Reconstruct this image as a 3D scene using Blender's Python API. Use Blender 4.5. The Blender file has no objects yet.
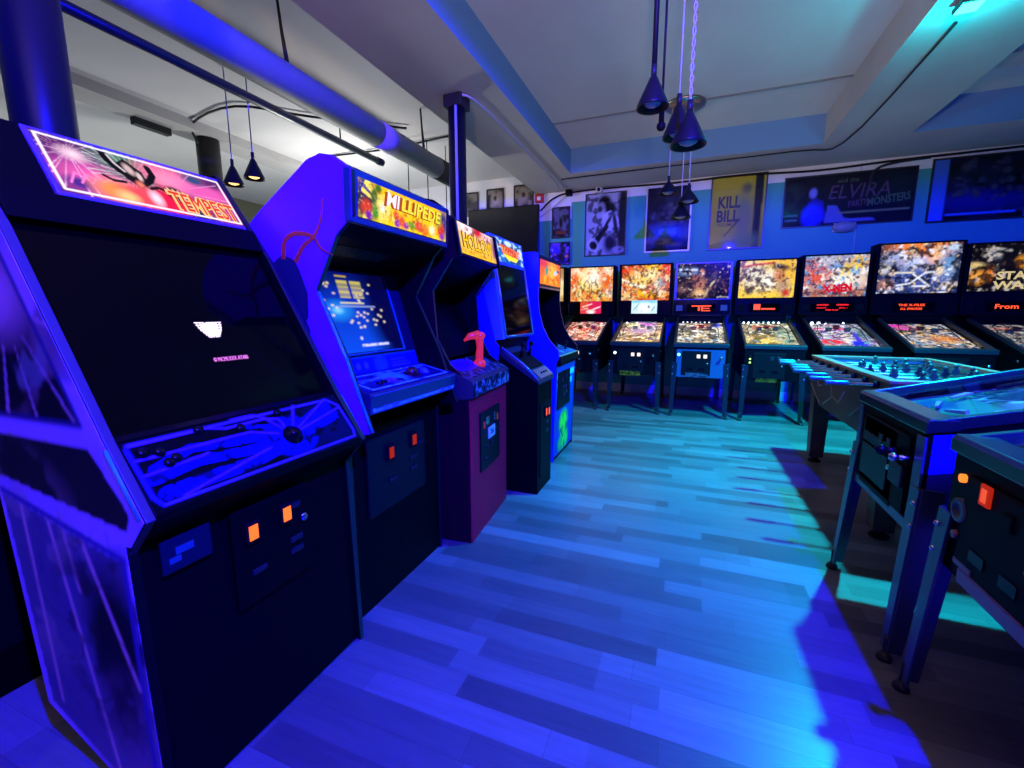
import bpy, bmesh, math, random
import numpy as np
from mathutils import Vector, Matrix

S = bpy.context.scene
COL = S.collection
R = math.radians

# ------------------------------------------------------------------ camera
CAM_H = 1.18
def cam_axes(yaw, pitch, roll):
    f = Vector((math.sin(yaw)*math.cos(pitch), math.cos(yaw)*math.cos(pitch), -math.sin(pitch)))
    rt = Vector((math.cos(yaw), -math.sin(yaw), 0)); up = rt.cross(f)
    return (rt*math.cos(roll)+up*math.sin(roll), -rt*math.sin(roll)+up*math.cos(roll), f)
_r, _u, _f = cam_axes(R(-21.5), R(9.07), R(-.07))
cd = bpy.data.cameras.new('camera'); cam = bpy.data.objects.new('camera', cd); COL.objects.link(cam)
cd.sensor_width = 36; cd.lens = 440/1024*36; cd.clip_start = .05; cd.clip_end = 60
cam.matrix_world = Matrix(((_r.x, _u.x, -_f.x, 0), (_r.y, _u.y, -_f.y, 0), (_r.z, _u.z, -_f.z, CAM_H), (0, 0, 0, 1)))
S.camera = cam

# ------------------------------------------------------------------ world, lights, exposure
w = bpy.data.worlds.new('world'); S.world = w; w.use_nodes = True
w.node_tree.nodes['Background'].inputs[0].default_value = (.02, .02, .03, 1)
w.node_tree.nodes['Background'].inputs[1].default_value = .3
S.view_settings.view_transform = 'Standard'; S.view_settings.look = 'None'
S.view_settings.exposure = 0; S.view_settings.gamma = 1; S.view_settings.use_curve_mapping = False

def lamp(name, kind, loc, power, color, size=.03, rot=None, sy=None):
    d = bpy.data.lights.new(name, kind); o = bpy.data.objects.new(name, d); COL.objects.link(o)
    o.location = loc; d.energy = power; d.color = color
    if kind == 'AREA':
        d.size = size
        if sy: d.shape = 'RECTANGLE'; d.size_y = sy
    else: d.shadow_soft_size = size
    if rot: o.rotation_euler = rot
    return o
def aim(d): return Vector(d).to_track_quat('-Z', 'Y').to_euler()
def spot(name, loc, power, color, direction, angle, blend=.12, size=.03):
    o = lamp(name, 'SPOT', loc, power, color, size, aim(direction)); o.data.spot_size = R(angle); o.data.spot_blend = blend
    return o
spot('blue_flood', (.95, -.2, 2.93), 3800, (.003, .002, 1.0), (-.08, .03, -1), 178, .10)
spot('cyan_flood', (1.43, 3.64, 2.90), 3500, (.0, .42, .58), (-.04, .10, -1), 118, 1.0, .05)
lamp('cyan_flood_spill', 'POINT', (1.43, 3.66, 2.80), 24, (.0, .66, .74), .03)
lamp('left_room_fill_area', 'AREA', (-7.8, 3.0, 1.5), 14, (.93, 1.0, .93), 5.0, (R(90), 0, R(-90)), 1.8)  # unseen area light added to brighten the left room; no window there
lamp('left_room_fill', 'POINT', (-7.0, 3.6, 1.5), 52, (.95, 1, .93), .15)  # unseen point light added to lift the ceiling at the far left
lamp('left_room_far_fill', 'POINT', (-4.4, 5.0, 2.1), 115, (1, .99, .96), .15)  # added fill hidden behind the cabinets, brightens the ceiling at the back
spot('ceiling_fill_spot', (.3, -2.2, 1.8), 780, (1, .63, .44), (-.12, 1, .72), 80, .5, .15)  # unseen uplight added behind the camera to lift ceiling and upper back wall

# ------------------------------------------------------------------ helpers
def lin(c):
    c = [x/255. for x in c]
    return tuple(x/12.92 if x <= .04045 else ((x+.055)/1.055)**2.4 for x in c)

class MB:
    def __init__(s): s.v = []; s.f = []; s.sm = []
    def add(s, vs, fs, smooth=False):
        n = len(s.v); s.v += [tuple(v) for v in vs]
        for f in fs: s.f.append(tuple(i+n for i in f)); s.sm.append(smooth)
        return s
    def box(s, x0, x1, y0, y1, z0, z1):
        return s.add([(x0,y0,z0),(x1,y0,z0),(x1,y1,z0),(x0,y1,z0),(x0,y0,z1),(x1,y0,z1),(x1,y1,z1),(x0,y1,z1)],
                     [(0,3,2,1),(4,5,6,7),(0,1,5,4),(1,2,6,5),(2,3,7,6),(3,0,4,7)])
    def prism(s, poly, plane, a, b):
        m = {'xz': lambda p, t: (p[0], t, p[1]), 'yz': lambda p, t: (t, p[0], p[1]), 'xy': lambda p, t: (p[0], p[1], t)}[plane]
        n = len(poly)
        return s.add([m(p, a) for p in poly]+[m(p, b) for p in poly],
                     [tuple(range(n)), tuple(range(2*n-1, n-1, -1))]+[(i, (i+1) % n, (i+1) % n+n, i+n) for i in range(n)])
    def slab(s, q, t):
        q = [Vector(p) for p in q]; n = len(q); N = (q[1]-q[0]).cross(q[2]-q[1]).normalized()*t
        return s.add(q+[p-N for p in q], [tuple(range(n)), tuple(range(2*n-1, n-1, -1))]+[(i, (i+1) % n, (i+1) % n+n, i+n) for i in range(n)])
    def bar(s, p0, p1, w0, w1, d0=None, d1=None, side=(1, 0, 0)):
        p0, p1 = Vector(p0), Vector(p1); ax = (p1-p0).normalized(); a = Vector(side); a = (a-ax*a.dot(ax)).normalized(); b = ax.cross(a)
        d0 = d0 or w0; d1 = d1 or w1; vs = []
        for p, w_, d_ in ((p0, w0, d0), (p1, w1, d1)):
            for i, j in ((-1,-1),(1,-1),(1,1),(-1,1)): vs.append(p+a*i*w_/2+b*j*d_/2)
        return s.add(vs, [(0,3,2,1),(4,5,6,7),(0,1,5,4),(1,2,6,5),(2,3,7,6),(3,0,4,7)])
    def tube(s, path, r, n=8):
        path = [Vector(p) for p in path]; m = len(path); rr = r if isinstance(r, (list, tuple)) else [r]*m
        prev = None; vs = []
        for i, p in enumerate(path):
            t = (path[min(i+1, m-1)]-path[max(i-1, 0)]).normalized()
            if prev is None: a = t.orthogonal().normalized()
            else: a = (prev-t*prev.dot(t)); a = a.normalized() if a.length > 1e-6 else t.orthogonal().normalized()
            prev = a; b = t.cross(a)
            for k in range(n):
                c = 2*math.pi*k/n; vs.append(p+(a*math.cos(c)+b*math.sin(c))*rr[i])
        fs = [(i*n+k, i*n+(k+1) % n, (i+1)*n+(k+1) % n, (i+1)*n+k) for i in range(m-1) for k in range(n)]
        s.add(vs, fs, True)
        k0 = len(s.v)-m*n
        s.f += [tuple(k0+k for k in range(n)), tuple(k0+(m-1)*n+k for k in range(n))]; s.sm += [False, False]
        return s
    def lathe(s, prof, c, n=24, axis=(0, 0, 1)):
        Z = Vector(axis).normalized(); X = Z.orthogonal().normalized(); Y = Z.cross(X); c = Vector(c); m = len(prof)
        vs = [c+Z*z+(X*math.cos(2*math.pi*k/n)+Y*math.sin(2*math.pi*k/n))*max(r, 1e-4) for r, z in prof for k in range(n)]
        fs = [(i*n+k, i*n+(k+1) % n, (i+1)*n+(k+1) % n, (i+1)*n+k) for i in range(m-1) for k in range(n)]
        return s.add(vs, fs, True)
    def disc(s, c, r, t, axis, n=20): return s.lathe([(0, 0), (r, 0), (r, t), (0, t)], c, n, axis)
    def ball(s, c, r, n=12, sc=(1, 1, 1)):
        vs = []; fs = []; m = n//2
        for i in range(m+1):
            th = math.pi*i/m
            for k in range(n):
                ph = 2*math.pi*k/n
                vs.append((c[0]+sc[0]*r*math.sin(th)*math.cos(ph), c[1]+sc[1]*r*math.sin(th)*math.sin(ph), c[2]+sc[2]*r*math.cos(th)))
        fs = [(i*n+k, i*n+(k+1) % n, (i+1)*n+(k+1) % n, (i+1)*n+k) for i in range(m) for k in range(n)]
        return s.add(vs, fs, True)
    def build(s, name, mat, parent=None, bevel=0, off=None):
        off = Vector(off) if off is not None else OFF.get(parent.name, Vector((0, 0, 0))) if parent else Vector((0, 0, 0))
        me = bpy.data.meshes.new(name); me.from_pydata([tuple(Vector(v)-off) for v in s.v], [], s.f)
        for p, q in zip(me.polygons, s.sm): p.use_smooth = q
        bm = bmesh.new(); bm.from_mesh(me); bmesh.ops.remove_doubles(bm, verts=bm.verts, dist=1e-5)
        bmesh.ops.recalc_face_normals(bm, faces=bm.faces); bm.to_mesh(me); bm.free()
        me.materials.append(mat)
        return link(name, me, parent, bevel)

OFF = {}
def link(name, me, parent=None, bevel=0):
    o = bpy.data.objects.new(name, me); COL.objects.link(o)
    if parent:
        o.parent = parent; OFF[o.name] = OFF.get(parent.name, Vector((0, 0, 0)))
    if bevel:
        b = o.modifiers.new('bevel', 'BEVEL'); b.width = bevel; b.segments = 2; b.limit_method = 'ANGLE'; b.angle_limit = R(35)
    return o
def tag(o, label, cat, group=None):
    o['label'] = label; o['category'] = cat
    if group: o['group'] = group
    return o
def thing(name, label, cat, loc=(0, 0, 0), rz=0, group=None, local=False):
    o = bpy.data.objects.new(name, None); COL.objects.link(o); o.location = loc; o.rotation_euler = (0, 0, rz)
    o.empty_display_size = .1
    OFF[o.name] = Vector((0, 0, 0)) if local else Vector(loc)
    return tag(o, label, cat, group)
def struct(o): o['kind'] = 'structure'; return o

# ------------------------------------------------------------------ materials
MATS = {}
def mat(name, col, rough=.5, metal=0, emit=None, es=0, spec=.5, coat=0):
    if name in MATS: return MATS[name]
    m = bpy.data.materials.new(name); m.use_nodes = True; b = m.node_tree.nodes['Principled BSDF']
    b.inputs['Base Color'].default_value = (*col, 1); b.inputs['Roughness'].default_value = rough; b.inputs['Metallic'].default_value = metal
    b.inputs['Specular IOR Level'].default_value = spec; b.inputs['Coat Weight'].default_value = coat
    if emit: b.inputs['Emission Color'].default_value = (*emit, 1); b.inputs['Emission Strength'].default_value = es
    MATS[name] = m; return m
def noisy(name, c0, c1, scale, rough=.5, stretch=(1, 1, 1), bump=0, metal=0, spec=.5, detail=4):
    m = mat(name, c0, rough, metal, spec=spec); nt = m.node_tree; b = nt.nodes['Principled BSDF']
    tc = nt.nodes.new('ShaderNodeNewGeometry'); mp = nt.nodes.new('ShaderNodeMapping'); mp.inputs['Scale'].default_value = stretch
    n = nt.nodes.new('ShaderNodeTexNoise'); n.inputs['Scale'].default_value = scale; n.inputs['Detail'].default_value = detail
    r = nt.nodes.new('ShaderNodeValToRGB'); r.color_ramp.elements[0].position = .3; r.color_ramp.elements[1].position = .7
    r.color_ramp.elements[0].color = (*c0, 1); r.color_ramp.elements[1].color = (*c1, 1)
    nt.links.new(tc.outputs['Position'], mp.inputs[0]); nt.links.new(mp.outputs[0], n.inputs['Vector'])
    nt.links.new(n.outputs['Fac'], r.inputs[0]); nt.links.new(r.outputs[0], b.inputs['Base Color'])
    if bump:
        bp = nt.nodes.new('ShaderNodeBump'); bp.inputs['Strength'].default_value = bump; bp.inputs['Distance'].default_value = .004
        nt.links.new(n.outputs['Fac'], bp.inputs['Height']); nt.links.new(bp.outputs[0], b.inputs['Normal'])
    return m
def artmat(name, es=0, rough=.4, base=None, coat=0):
    if name in MATS: return MATS[name]
    if base is None: base = .06 if es else 1.
    m = bpy.data.materials.new(name); m.use_nodes = True; nt = m.node_tree; b = nt.nodes['Principled BSDF']
    a = nt.nodes.new('ShaderNodeAttribute'); a.attribute_name = 'Col'
    mx = nt.nodes.new('ShaderNodeMix'); mx.data_type = 'RGBA'; mx.blend_type = 'MULTIPLY'; mx.inputs[0].default_value = 1
    mx.inputs[7].default_value = (base, base, base, 1)
    nt.links.new(a.outputs['Color'], mx.inputs[6]); nt.links.new(mx.outputs[2], b.inputs['Base Color'])
    b.inputs['Roughness'].default_value = rough; b.inputs['Specular IOR Level'].default_value = .06 if es else .07; b.inputs['Coat Weight'].default_value = coat; b.inputs['Coat Roughness'].default_value = .03
    if es:
        nt.links.new(a.outputs['Color'], b.inputs['Emission Color']); b.inputs['Emission Strength'].default_value = es
    MATS[name] = m; return m
def glassmat(name, tint=(1, 1, 1), rough=.02):
    if name in MATS: return MATS[name]
    m = bpy.data.materials.new(name); m.use_nodes = True; nt = m.node_tree; nt.nodes.clear()
    out = nt.nodes.new('ShaderNodeOutputMaterial'); mix = nt.nodes.new('ShaderNodeMixShader'); tr = nt.nodes.new('ShaderNodeBsdfTransparent')
    gl = nt.nodes.new('ShaderNodeBsdfGlossy'); fr = nt.nodes.new('ShaderNodeFresnel'); fr.inputs[0].default_value = 1.45
    tr.inputs[0].default_value = (*tint, 1); gl.inputs['Roughness'].default_value = rough
    ge = nt.nodes.new('ShaderNodeNewGeometry'); sb = nt.nodes.new('ShaderNodeMath'); sb.operation = 'SUBTRACT'; sb.inputs[0].default_value = 1; nt.links.new(ge.outputs['Backfacing'], sb.inputs[1])
    ml = nt.nodes.new('ShaderNodeMath'); ml.operation = 'MULTIPLY'; nt.links.new(fr.outputs[0], ml.inputs[0]); nt.links.new(sb.outputs[0], ml.inputs[1])
    nt.links.new(ml.outputs[0], mix.inputs[0]); nt.links.new(tr.outputs[0], mix.inputs[1]); nt.links.new(gl.outputs[0], mix.inputs[2])
    nt.links.new(mix.outputs[0], out.inputs[0]); MATS[name] = m; return m
def glow(name, col, es): return mat(name, tuple(x*.08 for x in lin(col)), .5, emit=lin(col), es=es, spec=.1)

black = mat('black_laminate', (.002, .002, .0025), .5, spec=.05)
black_side = mat('black_side_laminate', (.003, .003, .004), .45, spec=.08)
gloss_black = mat('gloss_black_plastic', (.003, .003, .004), .2, spec=.15)
screen_black = mat('screen_glass', (.0008, .0008, .001), .06, spec=.07)
rubber = mat('black_rubber', (.004, .004, .0045), .6, spec=.08)
chrome = mat('chrome', (.55, .56, .6), .22, 1)
dark_metal = mat('dark_metal', (.022, .023, .026), .45, .3, spec=.2)
leg_metal = mat('leg_metal', (.008, .009, .012), .4, .0, spec=.2)
steel_leg = mat('steel_leg', (.05, .06, .10), .3, .6)
violet_paint = mat('violet_blue_paint', (.27, .03, .60), .4, spec=.2)
blue_paint = mat('cabinet_blue_paint', (.01, .02, .42), .4)
molding = mat('blue_edge_trim', (.12, .3, .55), .3)
glass = glassmat('clear_glass')
paper_glass = glassmat('poster_glass', rough=.03)
cream = mat('cream_plastic', (.6, .55, .45), .5)
coin_amber = glow('coin_amber_light', (255, 96, 32), 2.2)
coin_amber_dark = glow('coin_red_light', (200, 40, 14), .7)
coin_white = glow('coin_white_light', (255, 225, 200), 1.6)
dmd = glow('dot_matrix_orange', (255, 78, 40), 1.8)
dmdred = glow('dot_matrix_red', (255, 40, 40), 1.6)
white_lamp = glow('white_lamp', (235, 245, 255), 3)

# ------------------------------------------------------------------ painted artwork
class Art:
    def __init__(s, nx, ny, base, asp=1.0):
        s.nx, s.ny, s.asp = nx, ny, asp
        u = (np.arange(nx)+.5)/nx; v = (np.arange(ny)+.5)/ny
        s.U, s.V = np.meshgrid(u, v); s.a = np.ones((ny, nx, 3))*np.array(lin(base))
    def mix(s, m, col):
        m = np.clip(m, 0, 1)[..., None]; s.a = s.a*(1-m)+np.array(lin(col))*m; return s
    def blob(s, u, v, ru, rv, col, soft=.4, rot=0, amt=1):
        c, q = math.cos(R(rot)), math.sin(R(rot)); du = (s.U-u)*s.asp; dv = s.V-v
        x = (du*c+dv*q)/(ru*s.asp); y = (-du*q+dv*c)/rv; d = np.sqrt(x*x+y*y)
        return s.mix(amt*np.clip((1+soft-d)/(2*soft+1e-6), 0, 1), col)
    def rect(s, u0, v0, u1, v1, col, amt=1): return s.mix(amt*((s.U >= u0)&(s.U <= u1)&(s.V >= v0)&(s.V <= v1)), col)
    def grad(s, c0, c1, vert=True):
        t = (s.V if vert else s.U)[..., None]; s.a = np.array(lin(c0))*(1-t)+np.array(lin(c1))*t; return s
    def line(s, pts, wd, col, amt=1):
        d = np.full(s.U.shape, 9.)
        for (u0, v0), (u1, v1) in zip(pts[:-1], pts[1:]):
            ax, ay, bx, by = u0*s.asp, v0, u1*s.asp, v1; px, py = s.U*s.asp, s.V
            L = (bx-ax)**2+(by-ay)**2+1e-9; t = np.clip(((px-ax)*(bx-ax)+(py-ay)*(by-ay))/L, 0, 1)
            d = np.minimum(d, np.hypot(px-ax-t*(bx-ax), py-ay-t*(by-ay)))
        e = 1./s.ny
        return s.mix(amt*np.clip((wd/2-d)/e+.5, 0, 1), col)
    def poly(s, pts, col, amt=1):
        ins = np.zeros(s.U.shape, bool); n = len(pts)
        for i in range(n):
            (x0, y0), (x1, y1) = pts[i], pts[(i+1) % n]
            if y0 == y1: continue
            c = ((y0 > s.V) != (y1 > s.V)) & (s.U < (x1-x0)*(s.V-y0)/(y1-y0)+x0); ins ^= c
        return s.mix(amt*ins, col)
    def field(s, seed, sc, octv=3):
        rg = np.random.RandomState(seed); out = np.zeros(s.U.shape); tot = 0
        for o in range(octv):
            f = sc*2**o; gx, gy = int(f*s.asp)+3, int(f)+3; g = rg.rand(gy, gx)
            x = s.U*f*s.asp; y = s.V*f; xi = np.minimum(x.astype(int), gx-2); yi = np.minimum(y.astype(int), gy-2); fx = x-xi; fy = y-yi
            fx = fx*fx*(3-2*fx); fy = fy*fy*(3-2*fy)
            val = g[yi, xi]*(1-fx)*(1-fy)+g[yi, xi+1]*fx*(1-fy)+g[yi+1, xi]*(1-fx)*fy+g[yi+1, xi+1]*fx*fy
            out += val/2**o; tot += 1/2**o
        return out/tot
    def mott(s, seed, sc, col, thr=.55, soft=.06, amt=1, reg=None, octv=3):
        m = np.clip((s.field(seed, sc, octv)-thr)/soft+.5, 0, 1)*amt
        if reg is not None:
            u, v, ru, rv = reg; m = m*np.clip(2-2*np.hypot((s.U-u)/ru, (s.V-v)/rv), 0, 1)
        return s.mix(m, col)
    def contour(s, seed, sc, col, wd=.02, amt=1, reg=None, lv=.5, octv=2):
        m = np.clip((wd-np.abs(s.field(seed, sc, octv)-lv))/(wd*.5), 0, 1)*amt
        if reg is not None:
            u, v, ru, rv = reg; m = m*np.clip(2-2*np.hypot((s.U-u)/ru, (s.V-v)/rv), 0, 1)
        return s.mix(m, col)
    def rays(s, u, v, n, col, wd, seed, r0=0, r1=9, amt=1):
        th = np.arctan2(s.V-v, (s.U-u)*s.asp); rr = np.hypot((s.U-u)*s.asp, s.V-v); rg = np.random.RandomState(seed); m = np.zeros(s.U.shape)
        for k in range(n):
            a = 2*math.pi*(k+rg.rand()*.8)/n; d = np.abs((th-a+math.pi) % (2*math.pi)-math.pi)
            m = np.maximum(m, (d < wd*(.5+rg.rand()))*1.)
        return s.mix(m*(rr > r0)*(rr < r1)*amt, col)
    def speck(s, n, seed, cols, r0, r1, reg=(0, 0, 1, 1)):
        rg = random.Random(seed)
        for i in range(n):
            r = rg.uniform(r0, r1)
            s.blob(rg.uniform(reg[0], reg[2]), rg.uniform(reg[1], reg[3]), r/s.asp, r*rg.uniform(.5, 1.2), rg.choice(cols), .25, rg.uniform(0, 180))
        return s
    def sample(s, u, v):
        x = min(max(u*s.nx-.5, 0), s.nx-1.001); y = min(max(v*s.ny-.5, 0), s.ny-1.001); i, j = int(x), int(y); fx, fy = x-i, y-j
        return s.a[j, i]*(1-fx)*(1-fy)+s.a[j, i+1]*fx*(1-fy)+s.a[j+1, i]*(1-fx)*fy+s.a[j+1, i+1]*fx*fy

def ink(a, seed, col=(70, 40, 20), hi=(255, 250, 235), s1=9, s2=16, hiamt=.5):
    a.contour(seed, s1*.8, col, .016, .75).contour(seed+1, s2*.8, col, .016, .6).contour(seed+2, s2*.7, hi, .014, hiamt)
    return a

def artpanel(name, art, O, U, V, m, parent, poly=None, thick=.002):
    """printed panel: corner O, full-width vector U, full-height vector V; a thin sheet whose face carries the print"""
    O, U, V = Vector(O), Vector(U), Vector(V); off = OFF.get(parent.name, Vector((0, 0, 0))) if parent else Vector((0, 0, 0))
    N = U.cross(V).normalized()
    nx, ny = art.nx, art.ny; bm = bmesh.new(); g = []
    for j in range(ny+1):
        g.append([bm.verts.new(Vector((i/nx, j/ny, 0))) for i in range(nx+1)])
    for j in range(ny):
        for i in range(nx): bm.faces.new((g[j][i], g[j][i+1], g[j+1][i+1], g[j+1][i]))
    if poly:
        n = len(poly); cx = sum(p[0] for p in poly)/n; cy = sum(p[1] for p in poly)/n
        for i in range(n):
            a, b = Vector((*poly[i], 0)), Vector((*poly[(i+1) % n], 0)); nn = Vector(((b-a).y, -(b-a).x, 0))
            if nn.dot(Vector((cx, cy, 0))-a) > 0: nn = -nn
            bmesh.ops.bisect_plane(bm, geom=bm.verts[:]+bm.edges[:]+bm.faces[:], plane_co=a, plane_no=nn, clear_outer=True, dist=1e-6)
    be = [e for e in bm.edges if e.is_boundary]
    r = bmesh.ops.extrude_edge_only(bm, edges=be)
    for v in r['geom']:
        if isinstance(v, bmesh.types.BMVert): v.co.z = -thick
    me = bpy.data.meshes.new(name); cols = []
    for v in bm.verts:
        u_, v_ = v.co.x, v.co.y; cols.append(art.sample(u_, v_)); v.co = O+U*u_+V*v_+N*v.co.z-off
    bm.to_mesh(me); bm.free()
    at = me.attributes.new('Col', 'FLOAT_COLOR', 'POINT')
    at.data.foreach_set('color', np.array([(*c, 1) for c in cols], dtype=np.float32).ravel())
    me.materials.append(m)
    return link(name, me, parent)

def text(name, body, h, O, U, V, m, parent, bold=0., shear=0., width=None, ext=.0008, align='CENTER'):
    c = bpy.data.curves.new(name, 'FONT'); c.body = body; c.size = 1; c.align_x = align; c.align_y = 'CENTER'; c.offset = bold; c.shear = shear; c.extrude = .002; c.resolution_u = 2
    t = bpy.data.objects.new('t', c); me = bpy.data.meshes.new_from_object(t); bpy.data.objects.remove(t); bpy.data.curves.remove(c)
    O, U, V = Vector(O), Vector(U).normalized(), Vector(V).normalized(); N = U.cross(V); off = OFF.get(parent.name, Vector((0, 0, 0))) if parent else Vector((0, 0, 0))
    co = [v.co.copy() for v in me.vertices]
    if not co: return None
    xs = [q.x for q in co]; ys = [q.y for q in co]; H = max(ys)-min(ys); k = h/H; kx = width/(max(xs)-min(xs)) if width else k
    x0 = (max(xs)+min(xs))/2 if align == 'CENTER' else 0; y0 = (max(ys)+min(ys))/2
    for v, q in zip(me.vertices, co): v.co = O+U*(q.x-x0)*kx+V*(q.y-y0)*k+N*(q.z/.002*ext)-off
    me.name = name; me.materials.clear(); me.materials.append(m)
    return link(name, me, parent)

# ================================================================== THE ROOM
XL, XR, YF, YB, ZC, ZB = -7.9, 4.6, -2.6, 6.83, 3.3, 3.0
def floor_mat():
    m = bpy.data.materials.new('vinyl_plank_floor'); m.use_nodes = True; nt = m.node_tree; b = nt.nodes['Principled BSDF']; L = nt.links.new; N = nt.nodes.new
    geo = N('ShaderNodeNewGeometry')
    def mth(op, a, b_=0.):
        n = N('ShaderNodeMath'); n.operation = op
        for i_, q in enumerate((a, b_)):
            if isinstance(q, (int, float)): n.inputs[i_].default_value = q
            else: L(q, n.inputs[i_])
        return n.outputs[0]
    sx = N('ShaderNodeSeparateXYZ'); L(geo.outputs['Position'], sx.inputs[0])
    def planks(h, ln, seed):
        yy = mth('DIVIDE', sx.outputs[1], h); row = mth('FLOOR', yy)
        w1 = N('ShaderNodeTexWhiteNoise'); w1.noise_dimensions = '1D'; L(mth('ADD', row, seed), w1.inputs['W'])
        xx = mth('ADD', mth('DIVIDE', sx.outputs[0], ln), mth('MULTIPLY', w1.outputs['Value'], 7.3)); cell = mth('FLOOR', xx)
        cb = N('ShaderNodeCombineXYZ'); L(cell, cb.inputs[0]); L(row, cb.inputs[1]); cb.inputs[2].default_value = seed
        w2 = N('ShaderNodeTexWhiteNoise'); w2.noise_dimensions = '3D'; L(cb.outputs[0], w2.inputs['Vector'])
        fy = mth('FRACT', yy); fx = mth('FRACT', xx)
        gy = mth('LESS_THAN', fy, .0016/h); gx = mth('LESS_THAN', fx, .0016/ln)
        return w2.outputs['Value'], mth('MAXIMUM', gx, gy)
    v1, g1 = planks(.088, .60, 3.); v2, g2 = planks(.176, 1.22, 11.)
    mixv = mth('ADD', mth('MULTIPLY', v1, .72), mth('MULTIPLY', v2, .28))
    cr = N('ShaderNodeValToRGB'); cr.color_ramp.elements[0].position = .08; cr.color_ramp.elements[1].position = .9; cr.color_ramp.elements[0].color = (.060, .0585, .058, 1); cr.color_ramp.elements[1].color = (.168, .166, .161, 1); L(mixv, cr.inputs[0])
    gm = N('ShaderNodeMix'); gm.data_type = 'RGBA'; L(mth('MULTIPLY', g1, .6), gm.inputs[0]); L(cr.outputs[0], gm.inputs[6]); gm.inputs[7].default_value = (.025, .025, .025, 1)
    mp = N('ShaderNodeMapping'); mp.inputs['Scale'].default_value = (1.6, 22, 1); n1 = N('ShaderNodeTexNoise'); n1.inputs['Scale'].default_value = 2.4; n1.inputs['Detail'].default_value = 6; n1.inputs['Roughness'].default_value = .65
    L(geo.outputs['Position'], mp.inputs[0]); L(mp.outputs[0], n1.inputs['Vector'])
    rp = N('ShaderNodeValToRGB'); rp.color_ramp.elements[0].position = .3; rp.color_ramp.elements[1].position = .72; rp.color_ramp.elements[0].color = (.80, .80, .80, 1); rp.color_ramp.elements[1].color = (1.10, 1.10, 1.10, 1)
    L(n1.outputs['Fac'], rp.inputs[0])
    m2 = N('ShaderNodeMix'); m2.data_type = 'RGBA'; m2.blend_type = 'MULTIPLY'; m2.inputs[0].default_value = 1; L(gm.outputs[2], m2.inputs[6]); L(rp.outputs[0], m2.inputs[7])
    L(m2.outputs[2], b.inputs['Base Color'])
    rr = N('ShaderNodeMapRange'); rr.inputs['To Min'].default_value = .25; rr.inputs['To Max'].default_value = .40; L(n1.outputs['Fac'], rr.inputs[0]); L(rr.outputs[0], b.inputs['Roughness'])
    b.inputs['Specular IOR Level'].default_value = .5
    bp = N('ShaderNodeBump'); bp.inputs['Strength'].default_value = .25; bp.inputs['Distance'].default_value = .002; L(n1.outputs['Fac'], bp.inputs['Height']); L(bp.outputs[0], b.inputs['Normal'])
    return m
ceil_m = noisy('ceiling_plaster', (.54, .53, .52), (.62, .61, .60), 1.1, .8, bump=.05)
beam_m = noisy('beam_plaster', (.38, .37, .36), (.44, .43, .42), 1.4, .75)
wallm = noisy('white_wall_paint', (.62, .62, .66), (.68, .68, .72), 1.5, .7)
bluem = mat('dark_wall_paint', (.05, .05, .06), .6)
def backwall_mat():
    m = mat('two_tone_wall_paint', (.6, .6, .6), .6); nt = m.node_tree; b = nt.nodes['Principled BSDF']; L = nt.links.new
    g = nt.nodes.new('ShaderNodeNewGeometry'); sp = nt.nodes.new('ShaderNodeSeparateXYZ'); L(g.outputs['Position'], sp.inputs[0])
    def math_(op, a, bb):
        n = nt.nodes.new('ShaderNodeMath'); n.operation = op
        for i, q in enumerate((a, bb)):
            if isinstance(q, (int, float)): n.inputs[i].default_value = q
            else: L(q, n.inputs[i])
        return n.outputs[0]
    edge = math_('ADD', 2.60, math_('MULTIPLY', math_('GREATER_THAN', sp.outputs[0], -1.72), .24))
    low = math_('LESS_THAN', sp.outputs[2], edge)
    mx = nt.nodes.new('ShaderNodeMix'); mx.data_type = 'RGBA'; L(low, mx.inputs[0]); mx.inputs[6].default_value = (.62, .62, .68, 1); mx.inputs[7].default_value = (.035, .30, .23, 1)
    L(mx.outputs[2], b.inputs['Base Color']); return m
struct(MB().box(XL, XR, YF, YB, -.1, 0).build('floor', floor_mat()))
struct(MB().box(XL, XR, YF, YB+.1, ZC, ZC+.1).build('ceiling', ceil_m))
struct(MB().box(XL-.1, XR+.1, YB, YB+.1, 0, ZC).build('wall_back', backwall_mat()))
struct(MB().box(XL-.1, XL, YF, YB, 0, ZC).build('wall_left', mat('stone_wall_paint', (.15, .15, .09), .7)))
struct(MB().box(XR, XR+.1, YF, YB, 0, ZC).build('wall_right', bluem))
struct(MB().box(XL-.1, XR+.1, YF-.1, YF, 0, ZC).build('wall_front', bluem))
struct(MB().box(XL, XR, YB-.018, YB, 0, .12).build('baseboard_back', mat('baseboard_paint', (.5, .45, .5), .5)))
# dropped beams: undersides grey, side faces painted blue
def beam(name, x0, x1, y0, y1, z0, blue_faces):
    o = struct(MB().box(x0, x1, y0, y1, z0, ZC+.02).build(name, beam_m)); o.data.materials.append(mat('blue_beam_paint', (.10, .24, .50), .5))
    for p in o.data.polygons:
        for n in blue_faces:
            if p.normal.dot(Vector(n)) > .9: p.material_index = 1
    return o
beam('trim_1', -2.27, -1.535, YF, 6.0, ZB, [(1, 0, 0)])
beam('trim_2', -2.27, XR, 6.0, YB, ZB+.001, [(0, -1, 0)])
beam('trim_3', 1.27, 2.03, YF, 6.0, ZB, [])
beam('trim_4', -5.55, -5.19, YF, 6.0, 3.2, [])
trimm = mat('ceiling_seam', (.18, .18, .2), .6)
struct(MB().box(-1.535, 1.27, 5.16, 5.175, ZC-.012, ZC).build('trim_5', trimm))
struct(MB().box(2.03, XR, 5.0, 5.25, ZC-.10, ZC).build('trim_6', beam_m))

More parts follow.
